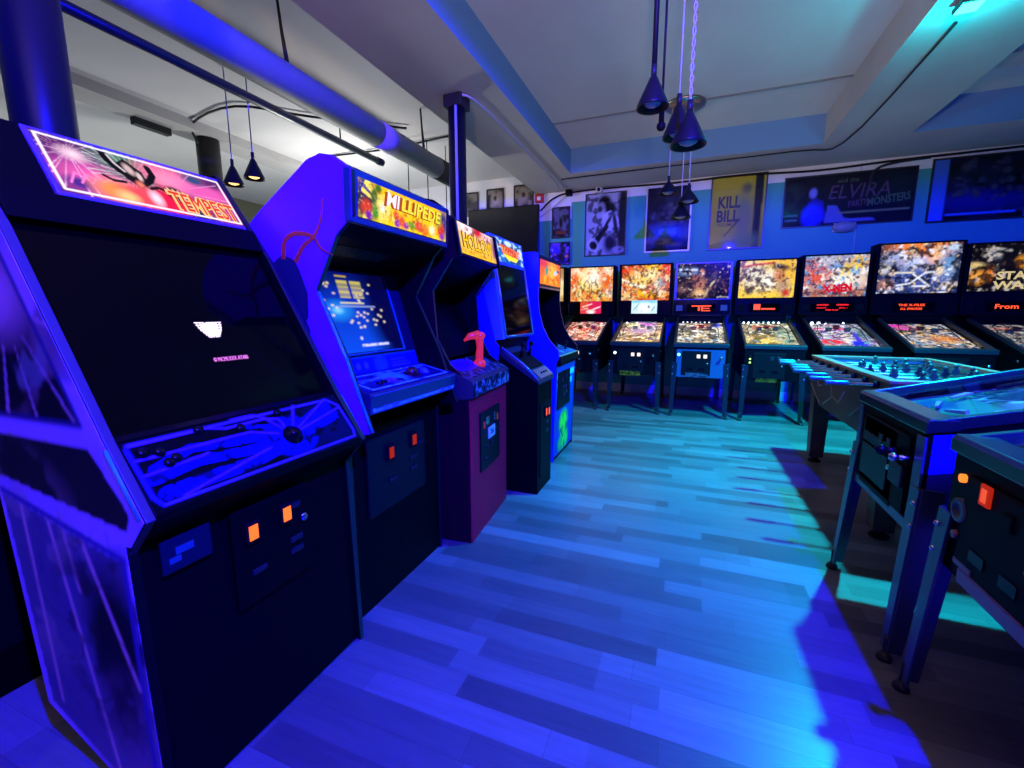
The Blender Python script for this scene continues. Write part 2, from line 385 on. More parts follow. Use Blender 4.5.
def column(x, y, r, ztop, label, m):
    t = thing('support_column', label, 'column', (x, y, 0), group=None)
    MB().lathe([(0, 0), (r, 0), (r, ztop), (0, ztop)], (x, y, 0), 28).build('shaft', m, t)
    if r < .1: MB().box(x-r*1.15, x+r*1.15, y-r*1.15, y+r*1.15, ztop-.1, ztop).build('collar', dark_metal, t, .01)
    t['kind'] = 'structure'
    return t
navy = mat('navy_column_paint', (.004, .005, .012), .35, spec=.25)
column(-1.86, .83, .075, ZB, 'dark blue round column rising behind the red-orange marquee cabinet', navy)
c2 = column(-1.93, 3.62, .075, ZB, 'dark blue round column behind the yellow marquees with a pale pipe up its front', navy)
MB().tube([(-1.90, 3.545, 1.2), (-1.90, 3.545, 2.9)], .012).build('pipe', mat('pale_pipe', (.35, .35, .6), .4), c2)
column(-5.35, 3.85, .12, 3.2, 'black column far off in the bright left room', mat('black_column_paint', (.01, .01, .012), .5))
MB().box(-5.50, -5.42, 3.15, 3.5, 3.13, 3.2).build('trim_7', dark_metal)['kind'] = 'structure'

# ------------------------------------------------------------------ ceiling services
t = thing('air_duct', 'big round pale air duct running below the ceiling over the arcade row', 'duct', (-2.72, 2, 2.8))
ductm = mat('duct_paint', (.26, .265, .27), .6, spec=.15)
d = MB(); d.tube([(-2.72, -1.5, 2.8), (-2.72, 4.62, 2.8)], .112, 32).build('duct_pipe', ductm, t)
MB().tube([(-2.72, 3.55, 2.8), (-2.72, 3.78, 2.8)], .115, 32).build('joint_band', mat('duct_band', (.35, .25, .5), .4), t)
MB().tube([(-2.72, 4.58, 2.8), (-2.72, 5.05, 2.8)], .116, 32).build('end_collar', mat('duct_collar', (.02, .02, .022), .6), t)
for y in (2.6, 4.35):
    MB().tube([(-2.72, y, 2.9), (-2.72, y-.03, 3.1), (-2.72, y-.05, ZC)], [.016, .011, .009]).build('hanger_rod', dark_metal, t)
t = thing('ceiling_pipe', 'long black pipe with a capped end hanging under the left ceiling', 'pipe', (-3.57, 2, 3.0))
MB().tube([(-3.57, .8, 3.0), (-3.57, 4.68, 3.0)], .036, 14).build('pipe', mat('black_iron', (.03, .03, .034), .4), t)
MB().tube([(-3.57, 4.66, 3.0), (-3.57, 4.75, 3.0)], .042, 14).build('end_cap', dark_metal, t)
for y in (1.6, 4.05): MB().tube([(-3.57, y, 3.02), (-3.57, y, ZC)], .007).build('hanger_rod', dark_metal, t)
def cable(name, pts, r, m, label, cat='cable', sub=4):
    P = [Vector(p) for p in pts]; out = []
    for i in range(len(P)-1):
        p0, p1, p2, p3 = P[max(i-1, 0)], P[i], P[i+1], P[min(i+2, len(P)-1)]
        for k in range(sub):
            q = k/sub; out.append(.5*((2*p1)+(p2-p0)*q+(2*p0-5*p1+4*p2-p3)*q*q+(3*p1-p0-3*p2+p3)*q**3))
    out.append(P[-1])
    return tag(MB().tube(out, r, 6).build(name, m), label, cat)
grey_pipe = mat('grey_conduit', (.35, .36, .38), .45); wire = mat('black_wire', (.006, .006, .007), .5, spec=.15); white_wire = mat('white_wire', (.42, .42, .40), .5)
cable('conduit', [(-5.3, 3.7, 3.1), (-5.2, 3.6, ZC-.03), (-4.4, 3.5, ZC-.03), (-3.9, 3.95, ZC-.03), (-3.1, 4.6, ZC-.03)], .012, dark_metal, 'bent grey conduit crossing the left ceiling above the black column', 'conduit')
cable('conduit', [(-1.86, 3.55, ZB-.02), (-1.78, 3.9, ZB-.02), (-1.80, 6.05, ZB-.02), (-1.85, 6.55, ZB-.03)], .011, grey_pipe, 'grey conduit along the underside of the left ceiling beam', 'conduit')
cable('conduit', [(-1.70, 6.15, ZB-.018), (-.6, 6.12, ZB-.018), (1.0, 6.1, ZB-.018), (1.45, 6.0, ZB-.018), (1.47, 3.9, ZB-.018)], .008, dark_metal, 'pale conduit crossing above the posters and along the right beam to the cyan light', 'conduit')
cable('wall_cable', [(-2.2, 6.80, 2.75), (-1.9, 6.80, 2.95), (-1.2, 6.80, 2.98), (-.3, 6.80, 3.0-.04), (.6, 6.79, 2.965), (1.4, 6.79, 2.93), (2.2, 6.79, 2.955), (3.6, 6.79, 2.97)], .012, wire, 'long black cable sagging along the top of the blue wall')
cable('wall_cable', [(-2.2, 6.80, 2.66), (-1.95, 6.80, 2.82), (-1.75, 6.80, 2.98)], .008, white_wire, 'short white wire curling from the red alarm box to the camera')
cable('wall_cable', [(1.86, 6.826, 2.98), (1.87, 6.826, 2.4), (1.88, 6.826, 1.7)], .0035, white_wire, 'thin white wire dropping straight down past the oval wall lamp')
cable('wall_cable', [(1.95, 6.795, 2.70), (1.98, 6.79, 2.86), (2.15, 6.79, 2.93), (2.5, 6.79, 2.95)], .014, dark_metal, 'thick dark cable hooking over the corner of the wide dark banner poster')
for k, (x, y) in enumerate(((-3.3, 4.9), (-3.15, 5.1), (-3.0, 5.3))):
    tag(MB().tube([(x, y, 2.2), (x, y, ZC)], .006, 6).build('hanging_wire', dark_metal), ('thin dark wire hanging left of two others above the yellow marquee', 'thin dark wire hanging in the middle of three above the yellow marquee', 'thin dark wire hanging nearest the column above the yellow marquee')[k], 'wire', 'thin wires hanging above the yellow marquee')
cable('conduit', [(-4.6, 5.0, ZC-.02), (-3.6, 5.05, ZC-.03), (-2.8, 5.0, ZC-.02), (-2.27, 5.1, ZC-.02)], .012, dark_metal, 'thin dark conduit crossing the ceiling near the end of the round duct', 'conduit')

# pendant lamps
shade_m = mat('pendant_shade_blue', (.006, .006, .010), .4, spec=.2); bulb_on = glow('warm_bulb', (255, 196, 120), 2.2); bulb_off = mat('unlit_bulb', (.30, .26, .4), .3)
def pendant(x, y, z, label, r=.085, h=.17, ztop=ZC, lit=False, chain=False, group='cone pendant lamps', cm=None, cw=.005):
    t = thing('pendant_lamp', label, 'pendant lamp', (x, y, z), group=group)
    MB().lathe([(.012, h), (.02, h*.93), (r, .012), (r, 0), (r-.006, .002), (.016, h*.88)], (x, y, z), 28).build('shade', shade_m, t)
    MB().tube([(x, y, z+h), (x, y, z+h+.05)], .014, 10).build('cap', dark_metal, t)
    if chain:
        b = MB()
        pts1 = []; pts2 = []
        n = 60
        for i in range(n+1):
            q = z+h+.04+(ztop-z-h-.04)*i/n; a = i*1.1
            pts1.append((x+.007*math.cos(a), y+.007*math.sin(a), q)); pts2.append((x-.007*math.cos(a), y-.007*math.sin(a), q))
        b.tube(pts1, .0035, 5).tube(pts2, .0035, 5).build('twisted_cord', cm or white_wire, t)
    else: MB().tube([(x, y, z+h+.04), (x, y, ztop)], cw, 8).build('cord', cm or wire, t)
    MB().ball((x, y, z+.035), r*.62, 14, (1, 1, .62)).build('bulb', bulb_on if lit else bulb_off, t)
    return t
pendant(-3.88, 3.0, 2.33, 'left cone pendant with lit warm bulb over the bright left room', lit=True, group='pair of lit cone pendants', cm=mat('blue_cord', (.2, .2, .6), .4))
pendant(-3.62, 3.0, 2.355, 'right cone pendant with lit warm bulb, nearer the violet arcade side', lit=True, group='pair of lit cone pendants', cm=MATS['blue_cord'])
pendant(-.223, 2.5, 2.20, 'dark cone pendant on a thick black cord, leftmost of the centre cluster', .078, .15, cw=.013)
pendant(-.105, 2.72, 2.12, 'dark cone pendant half hidden behind the cone with the twisted cyan cord', .078, .17, cm=white_wire, cw=.004)
pendant(-.045, 2.5, 2.00, 'dark cone pendant on a twisted pale cord in front of the round ceiling plate', .085, .16, chain=True)
pendant(-.26, 5.15, 2.42, 'small dark cone pendant hanging highest of three before the dark blue poster', .105, .13, group='small cones on the round ceiling plate', cm=white_wire)
pendant(-.06, 5.2, 2.33, 'small dark cone pendant hanging second highest before the dark blue poster', .105, .14, group='small cones on the round ceiling plate', cm=white_wire)
pendant(-.13, 5.32, 2.20, 'small dark cone pendant hanging lowest of three before the dark blue poster', .105, .16, group='small cones on the round ceiling plate', cm=white_wire)
tag(MB().lathe([(0, -.055), (.15, -.05), (.20, -.02), (.205, 0), (0, 0)], (-.145, 5.22, ZC), 32).build('ceiling_plate', mat('brushed_nickel', (.32, .28, .26), .3, .9)), 'round brushed metal ceiling plate the small cone pendants hang from', 'ceiling plate')
t = thing('hanging_microphone', 'slim black rod with a rounded tip hanging beside the left centre cone', 'hanging rod', (-.185, 2.62, 2.15))
MB().tube([(-.185, 2.62, 2.2), (-.185, 2.62, ZC)], .006, 8).build('cord', wire, t)
MB().tube([(-.185, 2.62, 2.17), (-.185, 2.62, 2.3)], .014, 10).build('rod', rubber, t)
MB().ball((-.185, 2.62, 2.155), .024, 12).build('tip', rubber, t)

# cyan flood light on the right beam
t = thing('flood_light', 'small glowing cyan flood light fixed under the right ceiling beam', 'light', (1.43, 3.66, 2.95))
MB().box(1.37, 1.49, 3.60, 3.72, 2.945, 2.975).build('housing', dark_metal, t, .006)
MB().box(1.38, 1.48, 3.61, 3.71, 2.938, 2.946).build('lens', glow('cyan_lens', (60, 255, 245), 6), t)
MB().bar((1.43, 3.66, 2.97), (1.43, 3.66, ZB), .03, .03).build('bracket', dark_metal, t)

# ================================================================== WALL THINGS
YW = YB-.004
frame_m = mat('black_frame', (.01, .01, .012), .35); silver_frame = mat('silver_frame', (.5, .52, .56), .35, .4)
print_m = artmat('poster_print', 0, .45)
def poster(name, x0, x1, z0, z1, art, label, cat='poster', fm=frame_m, fw=.014, group=None, tilt=0.0, depth=.022):
    t = thing(name, label, cat, ((x0+x1)/2, YW, (z0+z1)/2), group=group)
    y = YW-depth
    artpanel('print', art, (x0+fw*.6, y+.008, z0+fw*.6), (x1-x0-fw*1.2, 0, 0), (0, 0, z1-z0-fw*1.2), print_m, t)
    MB().box(x0+.002, x1-.002, y+.011, YW, z0+.002, z1-.002).build('backing', rubber, t)
    b = MB(); b.box(x0, x1, y, YW-.001, z1-fw, z1).box(x0, x1, y, YW-.001, z0, z0+fw).box(x0, x0+fw, y, YW-.001, z0+fw, z1-fw).box(x1-fw, x1, y, YW-.001, z0+fw, z1-fw)
    b.build('frame', fm, t)
    MB().box(x0+fw, x1-fw, y+.002, y+.004, z0+fw, z1-fw).build('glass_pane', paper_glass, t)
    return t
# guitarist print: black and white, generic seated musician
a = Art(60, 90, (150, 155, 175), .67)
a.blob(.93, .5, .14, .7, (16, 16, 24), .3).blob(.47, .87, .16, .10, (10, 10, 14), .3).blob(.62, .76, .14, .10, (10, 10, 14), .3).blob(.40, .80, .08, .06, (120, 122, 135), .3).blob(.36, .75, .06, .05, (40, 40, 48), .3)
a.poly([(.42, .66), (.62, .72), (.82, .60), (.86, .40), (.72, .22), (.55, .30), (.45, .48)], (170, 175, 200)).blob(.75, .5, .05, .2, (30, 30, 40), .3, 10).blob(.55, .52, .04, .16, (20, 20, 26), .3, -30)
a.poly([(.10, .06), (.22, .04), (.36, .22), (.60, .46), (.55, .52), (.34, .36), (.12, .18)], (24, 24, 30)).blob(.20, .17, .13, .11, (200, 205, 225), .2, 30).blob(.21, .17, .10, .08, (24, 24, 30), .2, 30).blob(.62, .2, .14, .16, (24, 20, 60), .4).blob(.85, .08, .14, .05, (140, 140, 170), .4)
a.mott(5, 12, (20, 20, 26), .62, .05, .8)
poster('poster', -1.504, -.903, 2.031, 2.925, a, 'black and white poster of a seated guitar player on the blue wall')
a = Art(60, 90, (30, 34, 62), .67)
a.mott(7, 6, (16, 16, 30), .5, .1).mott(8, 9, (66, 62, 74), .6, .06, .9, (.5, .55, .5, .25)).speck(30, 3, [(80, 76, 84), (20, 20, 30), (60, 56, 60)], .02, .05, (.15, .4, .85, .75)).blob(.5, .28, .42, .12, (26, 84, 190), .7).rect(.3, .26, .72, .36, (50, 130, 220), .7).blob(.55, .12, .4, .08, (20, 40, 110), .5)
poster('poster', -.633, -.029, 2.043, 2.937, a, 'silver framed dark blue poster hanging behind the small cone lamps', fm=silver_frame, fw=.02)
a = Art(60, 90, (168, 158, 42), .69)
a.poly([(.80, 1), (.95, 1), (.93, 0), (.80, 0)], (18, 22, 24)).blob(.62, .42, .16, .34, (120, 122, 80), .4).blob(.66, .82, .09, .07, (105, 104, 66), .4).line([(.28, .17), (.55, .40)], .02, (40, 44, 46)).blob(.62, .1, .3, .12, (110, 130, 80), .5).rect(.97, 0, 1, 1, (150, 150, 60))
kb = poster('poster', .204, .87, 2.036, 2.985, a, 'yellow poster with the black words KILL BILL on the blue wall', fw=.016)
black_ink = mat('black_ink', (.01, .01, .012), .6)
text('lettering', 'KILL', .155, (.44, YW-.0155, 2.645), (1, 0, 0), (0, 0, 1), black_ink, kb, .03, width=.27)
text('lettering', 'BILL', .155, (.43, YW-.0155, 2.47), (1, 0, 0), (0, 0, 1), black_ink, kb, .03, width=.27)
text('lettering', 'VOLUME 1', .045, (.41, YW-.0155, 2.36), (1, 0, 0), (0, 0, 1), black_ink, kb, .01, width=.22)
a = Art(140, 64, (10, 10, 26), 2.16)
a.mott(4, 9, (30, 40, 34), .52, .1, .9, (.08, .6, .16, .6)).blob(.24, .72, .045, .2, (12, 12, 14), .3).blob(.235, .66, .03, .10, (120, 125, 190), .3).poly([(.16, .1), (.21, .5), (.26, .56), (.32, .48), (.36, .1)], (26, 28, 130)).blob(.24, .2, .07, .2, (34, 40, 235), .5).poly([(.34, .05), (.36, .4), (.43, .38), (.50, .12), (.72, .10), (.74, .04)], (88, 92, 150)).rect(.44, .22, .98, .245, (120, 130, 80)).rect(.02, .12, .12, .15, (70, 130, 120)).rect(.02, .22, .12, .25, (60, 110, 100))
ev = poster('poster', 1.063, 2.413, 2.262, 2.88, a, 'wide dark banner poster lettered ELVIRA above the oval wall lamp', fw=.014)
pk = mat('dim_magenta_ink', (.06, .006, .03), .5); gr = mat('dull_green_ink', (.05, .09, .02), .5)
text('lettering', 'ELVIRA', .16, (1.86, YW-.0155, 2.66), (1, 0, 0), (0, 0, 1), pk, ev, .0, .2, width=.62)
text('lettering', 'and the', .05, (1.74, YW-.0155, 2.79), (1, 0, 0), (0, 0, 1), gr, ev, .0)
text('lettering', 'PARTY', .075, (1.86, YW-.0155, 2.515), (1, 0, .12), (-.12, 0, 1), pk, ev, .02, .1, width=.2)
text('lettering', 'MONSTERS', .095, (2.16, YW-.0155, 2.535), (1, 0, .12), (-.12, 0, 1), gr, ev, .02, .1, width=.42)
a = Art(90, 70, (12, 14, 44), 1.26)
a.mott(14, 5, (8, 8, 18), .5, .1).mott(15, 8, (52, 50, 78), .62, .06, .9).blob(.5, .3, .5, .14, (20, 22, 110), .7).speck(22, 9, [(60, 56, 70), (14, 12, 26), (80, 70, 70)], .02, .06, (.2, .3, .9, .9)).rect(0, 0, .16, 1, (60, 100, 190)).rect(.18, .08, .85, .12, (70, 110, 210)).rect(.93, 0, 1, 1, (60, 100, 190))
poster('poster', 2.538, 3.46, 2.225, 2.93, a, 'broad dark picture with pale blue side bands at the right end of the wall', fw=.018)
a = Art(30, 46, (34, 30, 40), .63)
a.mott(3, 6, (86, 84, 110), .52, .1).poly([(.2, .3), (.5, .85), (.8, .3)], (90, 92, 120)).blob(.5, .5, .12, .2, (22, 20, 28), .4).rect(.2, .1, .8, .22, (110, 50, 40))
poster('poster', -2.02, -1.735, 2.325, 2.783, a, 'small dark framed poster on the blue wall right of the television', fw=.02)
a = Art(34, 36, (40, 26, 110), .97)
a.mott(3, 5, (110, 70, 190), .5, .1).mott(6, 7, (30, 30, 40), .6, .08).blob(.3, .7, .2, .2, (70, 40, 230), .5).speck(10, 4, [(180, 170, 220), (220, 120, 110), (60, 50, 180)], .03, .07)
poster('poster', -2.06, -1.727, 1.925, 2.268, a, 'small violet print below the small dark framed poster', fw=.01)
pg = ('left edge of the trio, beside the column', 'middle of the trio above the black television', 'right of the trio above the television, nearest the red alarm')
for k, (x0, x1, z0, z1) in enumerate(((-3.60, -3.27, 2.76, 3.13), (-3.12, -2.82, 2.80, 3.15), (-2.65, -2.32, 2.80, 3.165))):
    a = Art(26, 30, (44, 40, 42), .9); a.mott(20+k, 4, (120, 112, 110), .5, .12).blob(.5, .5, .25, .3, ((40, 36, 40), (150, 140, 140), (130, 120, 120))[k], .5).blob(.5, .6, .1, .12, (30, 28, 30), .4)
    poster('wall_picture', x0, x1, z0, z1, a, 'small framed picture, '+pg[k], 'picture', fw=.02, group='small framed pictures above the television')
# television
t = thing('television', 'big black television hanging on the back wall behind the arcade row', 'television', (-2.8, 6.76, 2.34))
MB().box(-3.40, -2.2, 6.70, 6.76, 1.86, 2.83).build('casing', gloss_black, t, .008)
MB().box(-3.385, -2.215, 6.697, 6.701, 1.89, 2.815).build('screen', mat('television_glass', (.004, .004, .005), .18), t)
MB().box(-2.95, -2.6, 6.76, YB-.001, 2.2, 2.5).build('wall_mount', dark_metal, t)
t = thing('alarm_box', 'small red fire alarm box high on the back wall', 'alarm', (-2.22, YB, 2.95))
MB().box(-2.287, -2.156, YB-.05, YB-.001, 2.87, 3.03-.035).build('housing', mat('alarm_red', (.35, .012, .02), .4), t, .006)
MB().box(-2.25, -2.195, YB-.056, YB-.05, 2.90, 2.955).build('strobe', mat('alarm_lens', (.6, .55, .6), .2), t)
for (x, z, l) in ((-1.29, 2.955, 'white security camera under the beam above the guitar poster'), (-1.74, 2.965, 'dark little security camera between the red alarm and the guitar poster')):
    t = thing('security_camera', l, 'camera', (x, YB, z))
    cmat = white_wire if x > -1.5 else rubber
    MB().box(x-.045, x+.045, YB-.14, YB-.03, z-.05, z+.03).build('housing', cmat, t, .01)
    MB().disc((x, YB-.14, z-.01), .024, .012, (0, -1, 0)).build('camera_lens', gloss_black, t)
    MB().box(x-.02, x+.02, YB-.04, YB-.001, z-.02, z+.02).build('bracket', dark_metal, t)
t = thing('wall_lamp', 'pale oval bulkhead lamp on the wall under the wide banner poster', 'wall lamp', (1.76, YB, 2.235))
MB().ball((1.75, YB-.03, 2.235), .13, 20, (1, .4, .52)).build('cover', mat('frosted_cover', (.2, .22, .2), .4, spec=.2), t)
MB().box(1.63, 1.87, YB-.025, YB-.001, 2.18, 2.29).build('base', white_wire, t, .01)

# ================================================================== ARCADE CABINETS
edge_black = mat('black_edge_molding', (.008, .008, .012), .3)
edge_blue = mat('blue_edge_molding', (.08, .05, .07), .35, spec=.2)
def sidepanel(t, poly, y, th, m, edge=None, name='side_panel'):
    o = MB().prism(poly, 'xz', y, y+th).build(name, m, t, .003); o.data.materials.append(edge or edge_black)
    for p in o.data.polygons: p.material_index = 0 if abs(p.normal.y) > .5 or (edge and p.center.z+.0 < .70) else 1
    return o
def coin_slots(t, door, x, pts, m, w_=.024, h=.034):
    for (y, z) in pts:
        b = MB(); b.box(x, x+.012, y-w_, y+w_, z-h, z+h).build('coin_slot', rubber, door, .003)
        MB().box(x+.0115, x+.0145, y-w_*.62, y+w_*.62, z-h*.66, z+h*.66).build('coin_light', m, door)

# ---- cabinet with the red-orange marquee (nearest)
t = thing('arcade_cabinet', 'nearest black arcade cabinet with red TEMPEST marquee and blue burst control panel', 'arcade cabinet', (-1.35, .835, 0))
P = [(-1.045, 0), (-1.062, .68), (-.985, .765), (-1.088, .92), (-1.345, 1.364), (-1.44, 1.49), (-1.565, 1.66), (-1.70, 1.655), (-1.775, 1.6), (-1.70, 1.3), (-1.565, .75), (-1.518, .16), (-1.25, .05)]
y0, y1 = .500, 1.158
sidepanel(t, P, y0, .02, black_side, edge_blue); sidepanel(t, P, y1-.02, .02, black_side)
core = [(-1.06, .01), (-1.075, .70), (-1.15, .74), (-1.15, .86), (-1.42, 1.34), (-1.455, 1.45), (-1.44, 1.462), (-1.562, 1.645), (-1.69, 1.64), (-1.75, 1.59), (-1.55, .74), (-1.5, .17), (-1.25, .06)]
MB().prism(core, 'xz', y0+.02, y1-.02).build('cabinet_body', black, t)
# bezel and monitor, set back between the sides
MB().slab([(-1.105, y0+.021, .905), (-1.105, y1-.021, .905), (-1.392, y1-.021, 1.40), (-1.392, y0+.021, 1.40)], .02).build('monitor_glass', screen_black, t)
dv = Vector((-.287, 0, .495)).normalized(); dn = Vector((0, 1, 0)).cross(dv)
def tp(y, s, lift=.002): return Vector((-1.105, y, .905))+dv*s+dn*lift
scr = t.children[-1]
vec = glow('vector_white', (255, 225, 255), 1.8); vecp = glow('vector_pink', (235, 120, 215), 1.2)
for k, (s, w_) in enumerate(((.285, .075), (.277, .072), (.269, .066), (.262, .056), (.255, .046), (.249, .036))):
    text('lettering', 'TEMPEST', .012, tp(.845, s), (0, 1, 0), dv, vec, scr, .02, width=w_)
text('lettering', '© MCMLXXX ATARI', .013, tp(.862, .175), (0, 1, 0), dv, vecp, scr, .0, width=.10)
MB().prism([(-1.13, .90), (-1.10, .89), (-1.098, .915), (-1.12, .925)], 'xz', y0+.02, y1-.02).build('bezel_rail', gloss_black, t)
MB().prism([(-1.39, 1.38), (-1.36, 1.39), (-1.40, 1.46), (-1.44, 1.465), (-1.47, 1.45)], 'xz', y0+.02, y1-.02).build('speaker_grille', black, t)
# control panel
MB().prism([(-1.07, .69), (-.992, .752), (-.988, .772), (-1.095, .912), (-1.12, .90), (-1.12, .70)], 'xz', y0+.02, y1-.02).build('control_panel', black, t, .003)
cp = t.children[-1]
a = Art(150, 62, (1, 1, 5), 3.2)
a.blob(.88, .45, .2, .5, (3, 10, 40), .5)
for pts, wd in (([(.63, .52), (.35, .62), (.2, .7), (.06, .55)], .10), ([(.63, .42), (.4, .42), (.2, .5), (.04, .42)], .13), ([(.63, .36), (.4, .22), (.18, .22), (.06, .2)], .16), ([(.66, .5), (.82, .72), (.9, .8)], .17), ([(.66, .4), (.8, .5), (.93, .58)], .13), ([(.45, .8), (.55, .7), (.62, .55)], .05)): a.line(pts, wd, (10, 8, 240))
a.blob(.63, .45, .10, .26, (10, 8, 225), .5)
a.mott(31, 9, (1, 1, 8), .60, .05, .95)
for pts in ([(.02, .93), (.3, .93), (.36, .86), (.55, .86), (.6, .62)], [(.02, .72), (.45, .70), (.57, .55)], [(.4, .97), (.5, .97), (.56, .84), (.61, .8), (.62, .62)], [(.66, .6), (.72, .97)], [(.68, .55), (.92, .95)], [(.68, .5), (.98, .72)], [(.02, .5), (.25, .56)], [(.1, .1), (.5, .36)]): a.line(pts, .02, (120, 60, 235))
a.blob(.63, .45, .055, .15, (30, 30, 120), .3).line([(.60, .45), (.66, .45)], .02, (120, 110, 240)).line([(.63, .36), (.63, .55)], .02, (120, 110, 240))
a.line([(.03, .07), (.97, .07), (.985, .2), (.985, .75), (.93, .93), (.02, .95)], .022, (110, 80, 225)).line([(.03, .07), (.012, .2), (.012, .9)], .02, (70, 50, 225))
sl = Vector((-1.093+.990, 0, .911-.7745)); nn = Vector((0, 1, 0)).cross(sl).normalized()
artpanel('control_art', a, Vector((-.990, y0+.024, .7745))+nn*.002, (0, y1-y0-.048, 0), sl, artmat('panel_print', 0, .45), cp)
base = Vector((-.990, 0, .7745))
def cpp(u, v, l=0): return base+Vector((0, y0+.024+(y1-y0-.048)*u, 0))+sl*v+nn*(.002+l)
MB().lathe([(.03, 0), (.03, .004), (.017, .008), (.016, .02), (0, .021)], cpp(.63, .45), 20, nn).build('spinner_knob', gloss_black, cp)
for u, v in ((.05, .8), (.1, .76), (.14, .62), (.11, .58), (.26, .93), (.62, .9), (.42, .8)):
    MB().lathe([(.012, 0), (.012, .005), (.007, .009), (0, .009)], cpp(u, v), 14, nn).build('button', gloss_black, cp)
for q in (y0-.001, y1+.001): MB().tube([(-1.0, q, .77), (-1.085, q, .905)], .005, 6).build('edge_trim', mat('teal_trim', (.05, .5, .42), .2), t)
# marquee
ym0, ym1 = .655, 1.135; mb = Vector((-1.443, ym0, 1.474)); mv = Vector((-.112, 0, .158)); mn = Vector((0, 1, 0)).cross(mv).normalized()
a = Art(260, 100, (48, 22, 60), 2.6)
a.blob(.16, .4, .2, .45, (130, 50, 120), .6).blob(.20, .34, .16, .22, (240, 96, 150), .7).rays(.12, .75, 26, (250, 190, 200), .014, 5, .02, .75, .8).blob(.14, .72, .05, .09, (255, 214, 196), .9).blob(.10, .2, .06, .1, (76, 40, 120), .5)
for k in range(5): a.line([(.06+.05*k, .18+.03*k), (.10+.05*k, .38), (.15+.05*k, .30+.02*k)], .025, (255, 130, 180))
a.blob(.38, .8, .14, .32, (78, 116, 84), .6).rays(.41, .6, 30, (190, 214, 170), .012, 6, .12, .6, .8)
a.blob(.62, .74, .16, .24, (250, 120, 140), .5).blob(.68, .66, .12, .14, (255, 150, 160), .6).blob(.85, .58, .18, .28, (226, 90, 150), .6).blob(.80, .84, .07, .10, (50, 74, 104), .5).blob(.93, .86, .07, .10, (90, 40, 90), .5).rays(.62, .5, 22, (255, 170, 190), .01, 7, .3, .95, .5)
a.blob(.27, .2, .11, .2, (255, 140, 66), .5).blob(.42, .18, .13, .22, (246, 74, 76), .4).blob(.56, .2, .09, .26, (226, 26, 60), .4).blob(.31, .13, .05, .1, (255, 196, 110), .6).blob(.47, .22, .03, .12, (255, 220, 210), .7).blob(.90, .22, .1, .2, (196, 60, 130), .6)
a.line([(.295, .97), (.305, .80), (.34, .64), (.40, .52)], .11, (12, 12, 14)).line([(.52, .84), (.525, .70), (.49, .56), (.45, .48)], .10, (12, 12, 14)).poly([(.33, .74), (.40, .90), (.47, .70), (.47, .48), (.42, .36), (.36, .50)], (22, 18, 18))
a.line([(.32, .90), (.335, .76), (.37, .64)], .03, (220, 200, 180)).blob(.40, .70, .022, .10, (206, 176, 150), .4, 15).blob(.44, .60, .014, .08, (220, 190, 160), .4).blob(.42, .44, .02, .06, (240, 120, 90), .5).line([(.24, .46), (.28, .40), (.34, .42)], .05, (24, 16, 18)).line([(.47, .40), (.52, .46), (.58, .42)], .05, (24, 16, 18))
a.blob(.61, .40, .055, .15, (24, 16, 16), .25, 20)
for k in range(4): a.line([(.575+.03*k, .50-.01*k), (.60+.028*k, .40), (.60+.026*k, .27+.01*k)], .035, (244, 176, 140))
a.line([(.015, .04), (.985, .04), (.985, .96), (.015, .96), (.015, .04)], .035, (250, 240, 236))
mq = MB().slab([mb+mn*.006-Vector((0, .012, 0))-mv*.07, mb+mn*.006+Vector((0, ym1-ym0+.012, 0))-mv*.07, mb+mn*.006+Vector((0, ym1-ym0+.012, 0))+mv*1.07, mb+mn*.006-Vector((0, .012, 0))+mv*1.07], .02).build('marquee_frame', mat('violet_frame', (.2, .08, .2), .4), t, .004)
mp = artpanel('marquee', a, mb+mn*.0085, (0, ym1-ym0, 0), mv, artmat('marquee_backlit', 1.25, .35), t)
def mqp(u, v, l=.0095): return mb+Vector((0, (ym1-ym0)*u, 0))+mv*v+mn*l
text('lettering', 'TEMPEST', .077, mqp(.765, .25, .0100), (0, 1, -.02), mv, glow('marquee_yellow', (255, 214, 110), 1.0), mp, .055, 0, width=.208)
text('lettering', 'TEMPEST', .068, mqp(.768, .248, .0112), (0, 1, -.02), mv, glow('marquee_red', (240, 62, 36), 1.0), mp, .0, 0, width=.198)
# side art on the left side (faces the camera)
sm = artmat('side_print', 0, .34)
bx0, bz0, bw, bh = -1.78, 0., .80, 1.66
def sa(pts): return [((x-bx0)/bw, (z-bz0)/bh) for x, z in pts]
vio = (190, 132, 186); a = Art(150, 300, vio, bw/bh)
up = sa([(-1.70, 1.56), (-1.60, 1.60), (-1.38, 1.345), (-1.155, .952), (-1.60, .955)])
a.poly(sa([(-1.74, 1.58), (-1.58, 1.6), (-1.375, 1.33), (-1.16, .945), (-1.60, .945)]), (14, 14, 20))
a.mott(3, 9, (120, 80, 90), .58, .06, .9, (.5, .72, .5, .2)).mott(4, 14, (130, 120, 120), .66, .05, .6, (.5, .72, .5, .2)).rays(.48, .73, 14, (190, 130, 140), .02, 8, .06, .2).blob(.47, .74, .13, .05, (220, 140, 150), .7)
a.poly(sa([(-1.66, .945), (-1.16, .945), (-1.13, .915), (-1.64, .915)]), vio)
a.poly(sa([(-1.60, .90), (-1.145, .90), (-1.035, .775), (-1.052, .735), (-1.60, .80)]), (26, 26, 26))
a.poly(sa([(-1.55, .745), (-1.085, .655), (-1.075, .02), (-1.25, .075), (-1.49, .18)]), (88, 70, 104))
a.mott(7, 8, (8, 8, 18), .46, .08, 1, (.78, .25, .18, .16)).mott(12, 16, (170, 130, 130), .62, .08, .5, (.4, .35, .4, .2)).blob(.82, .10, .2, .08, (120, 80, 110), .8)
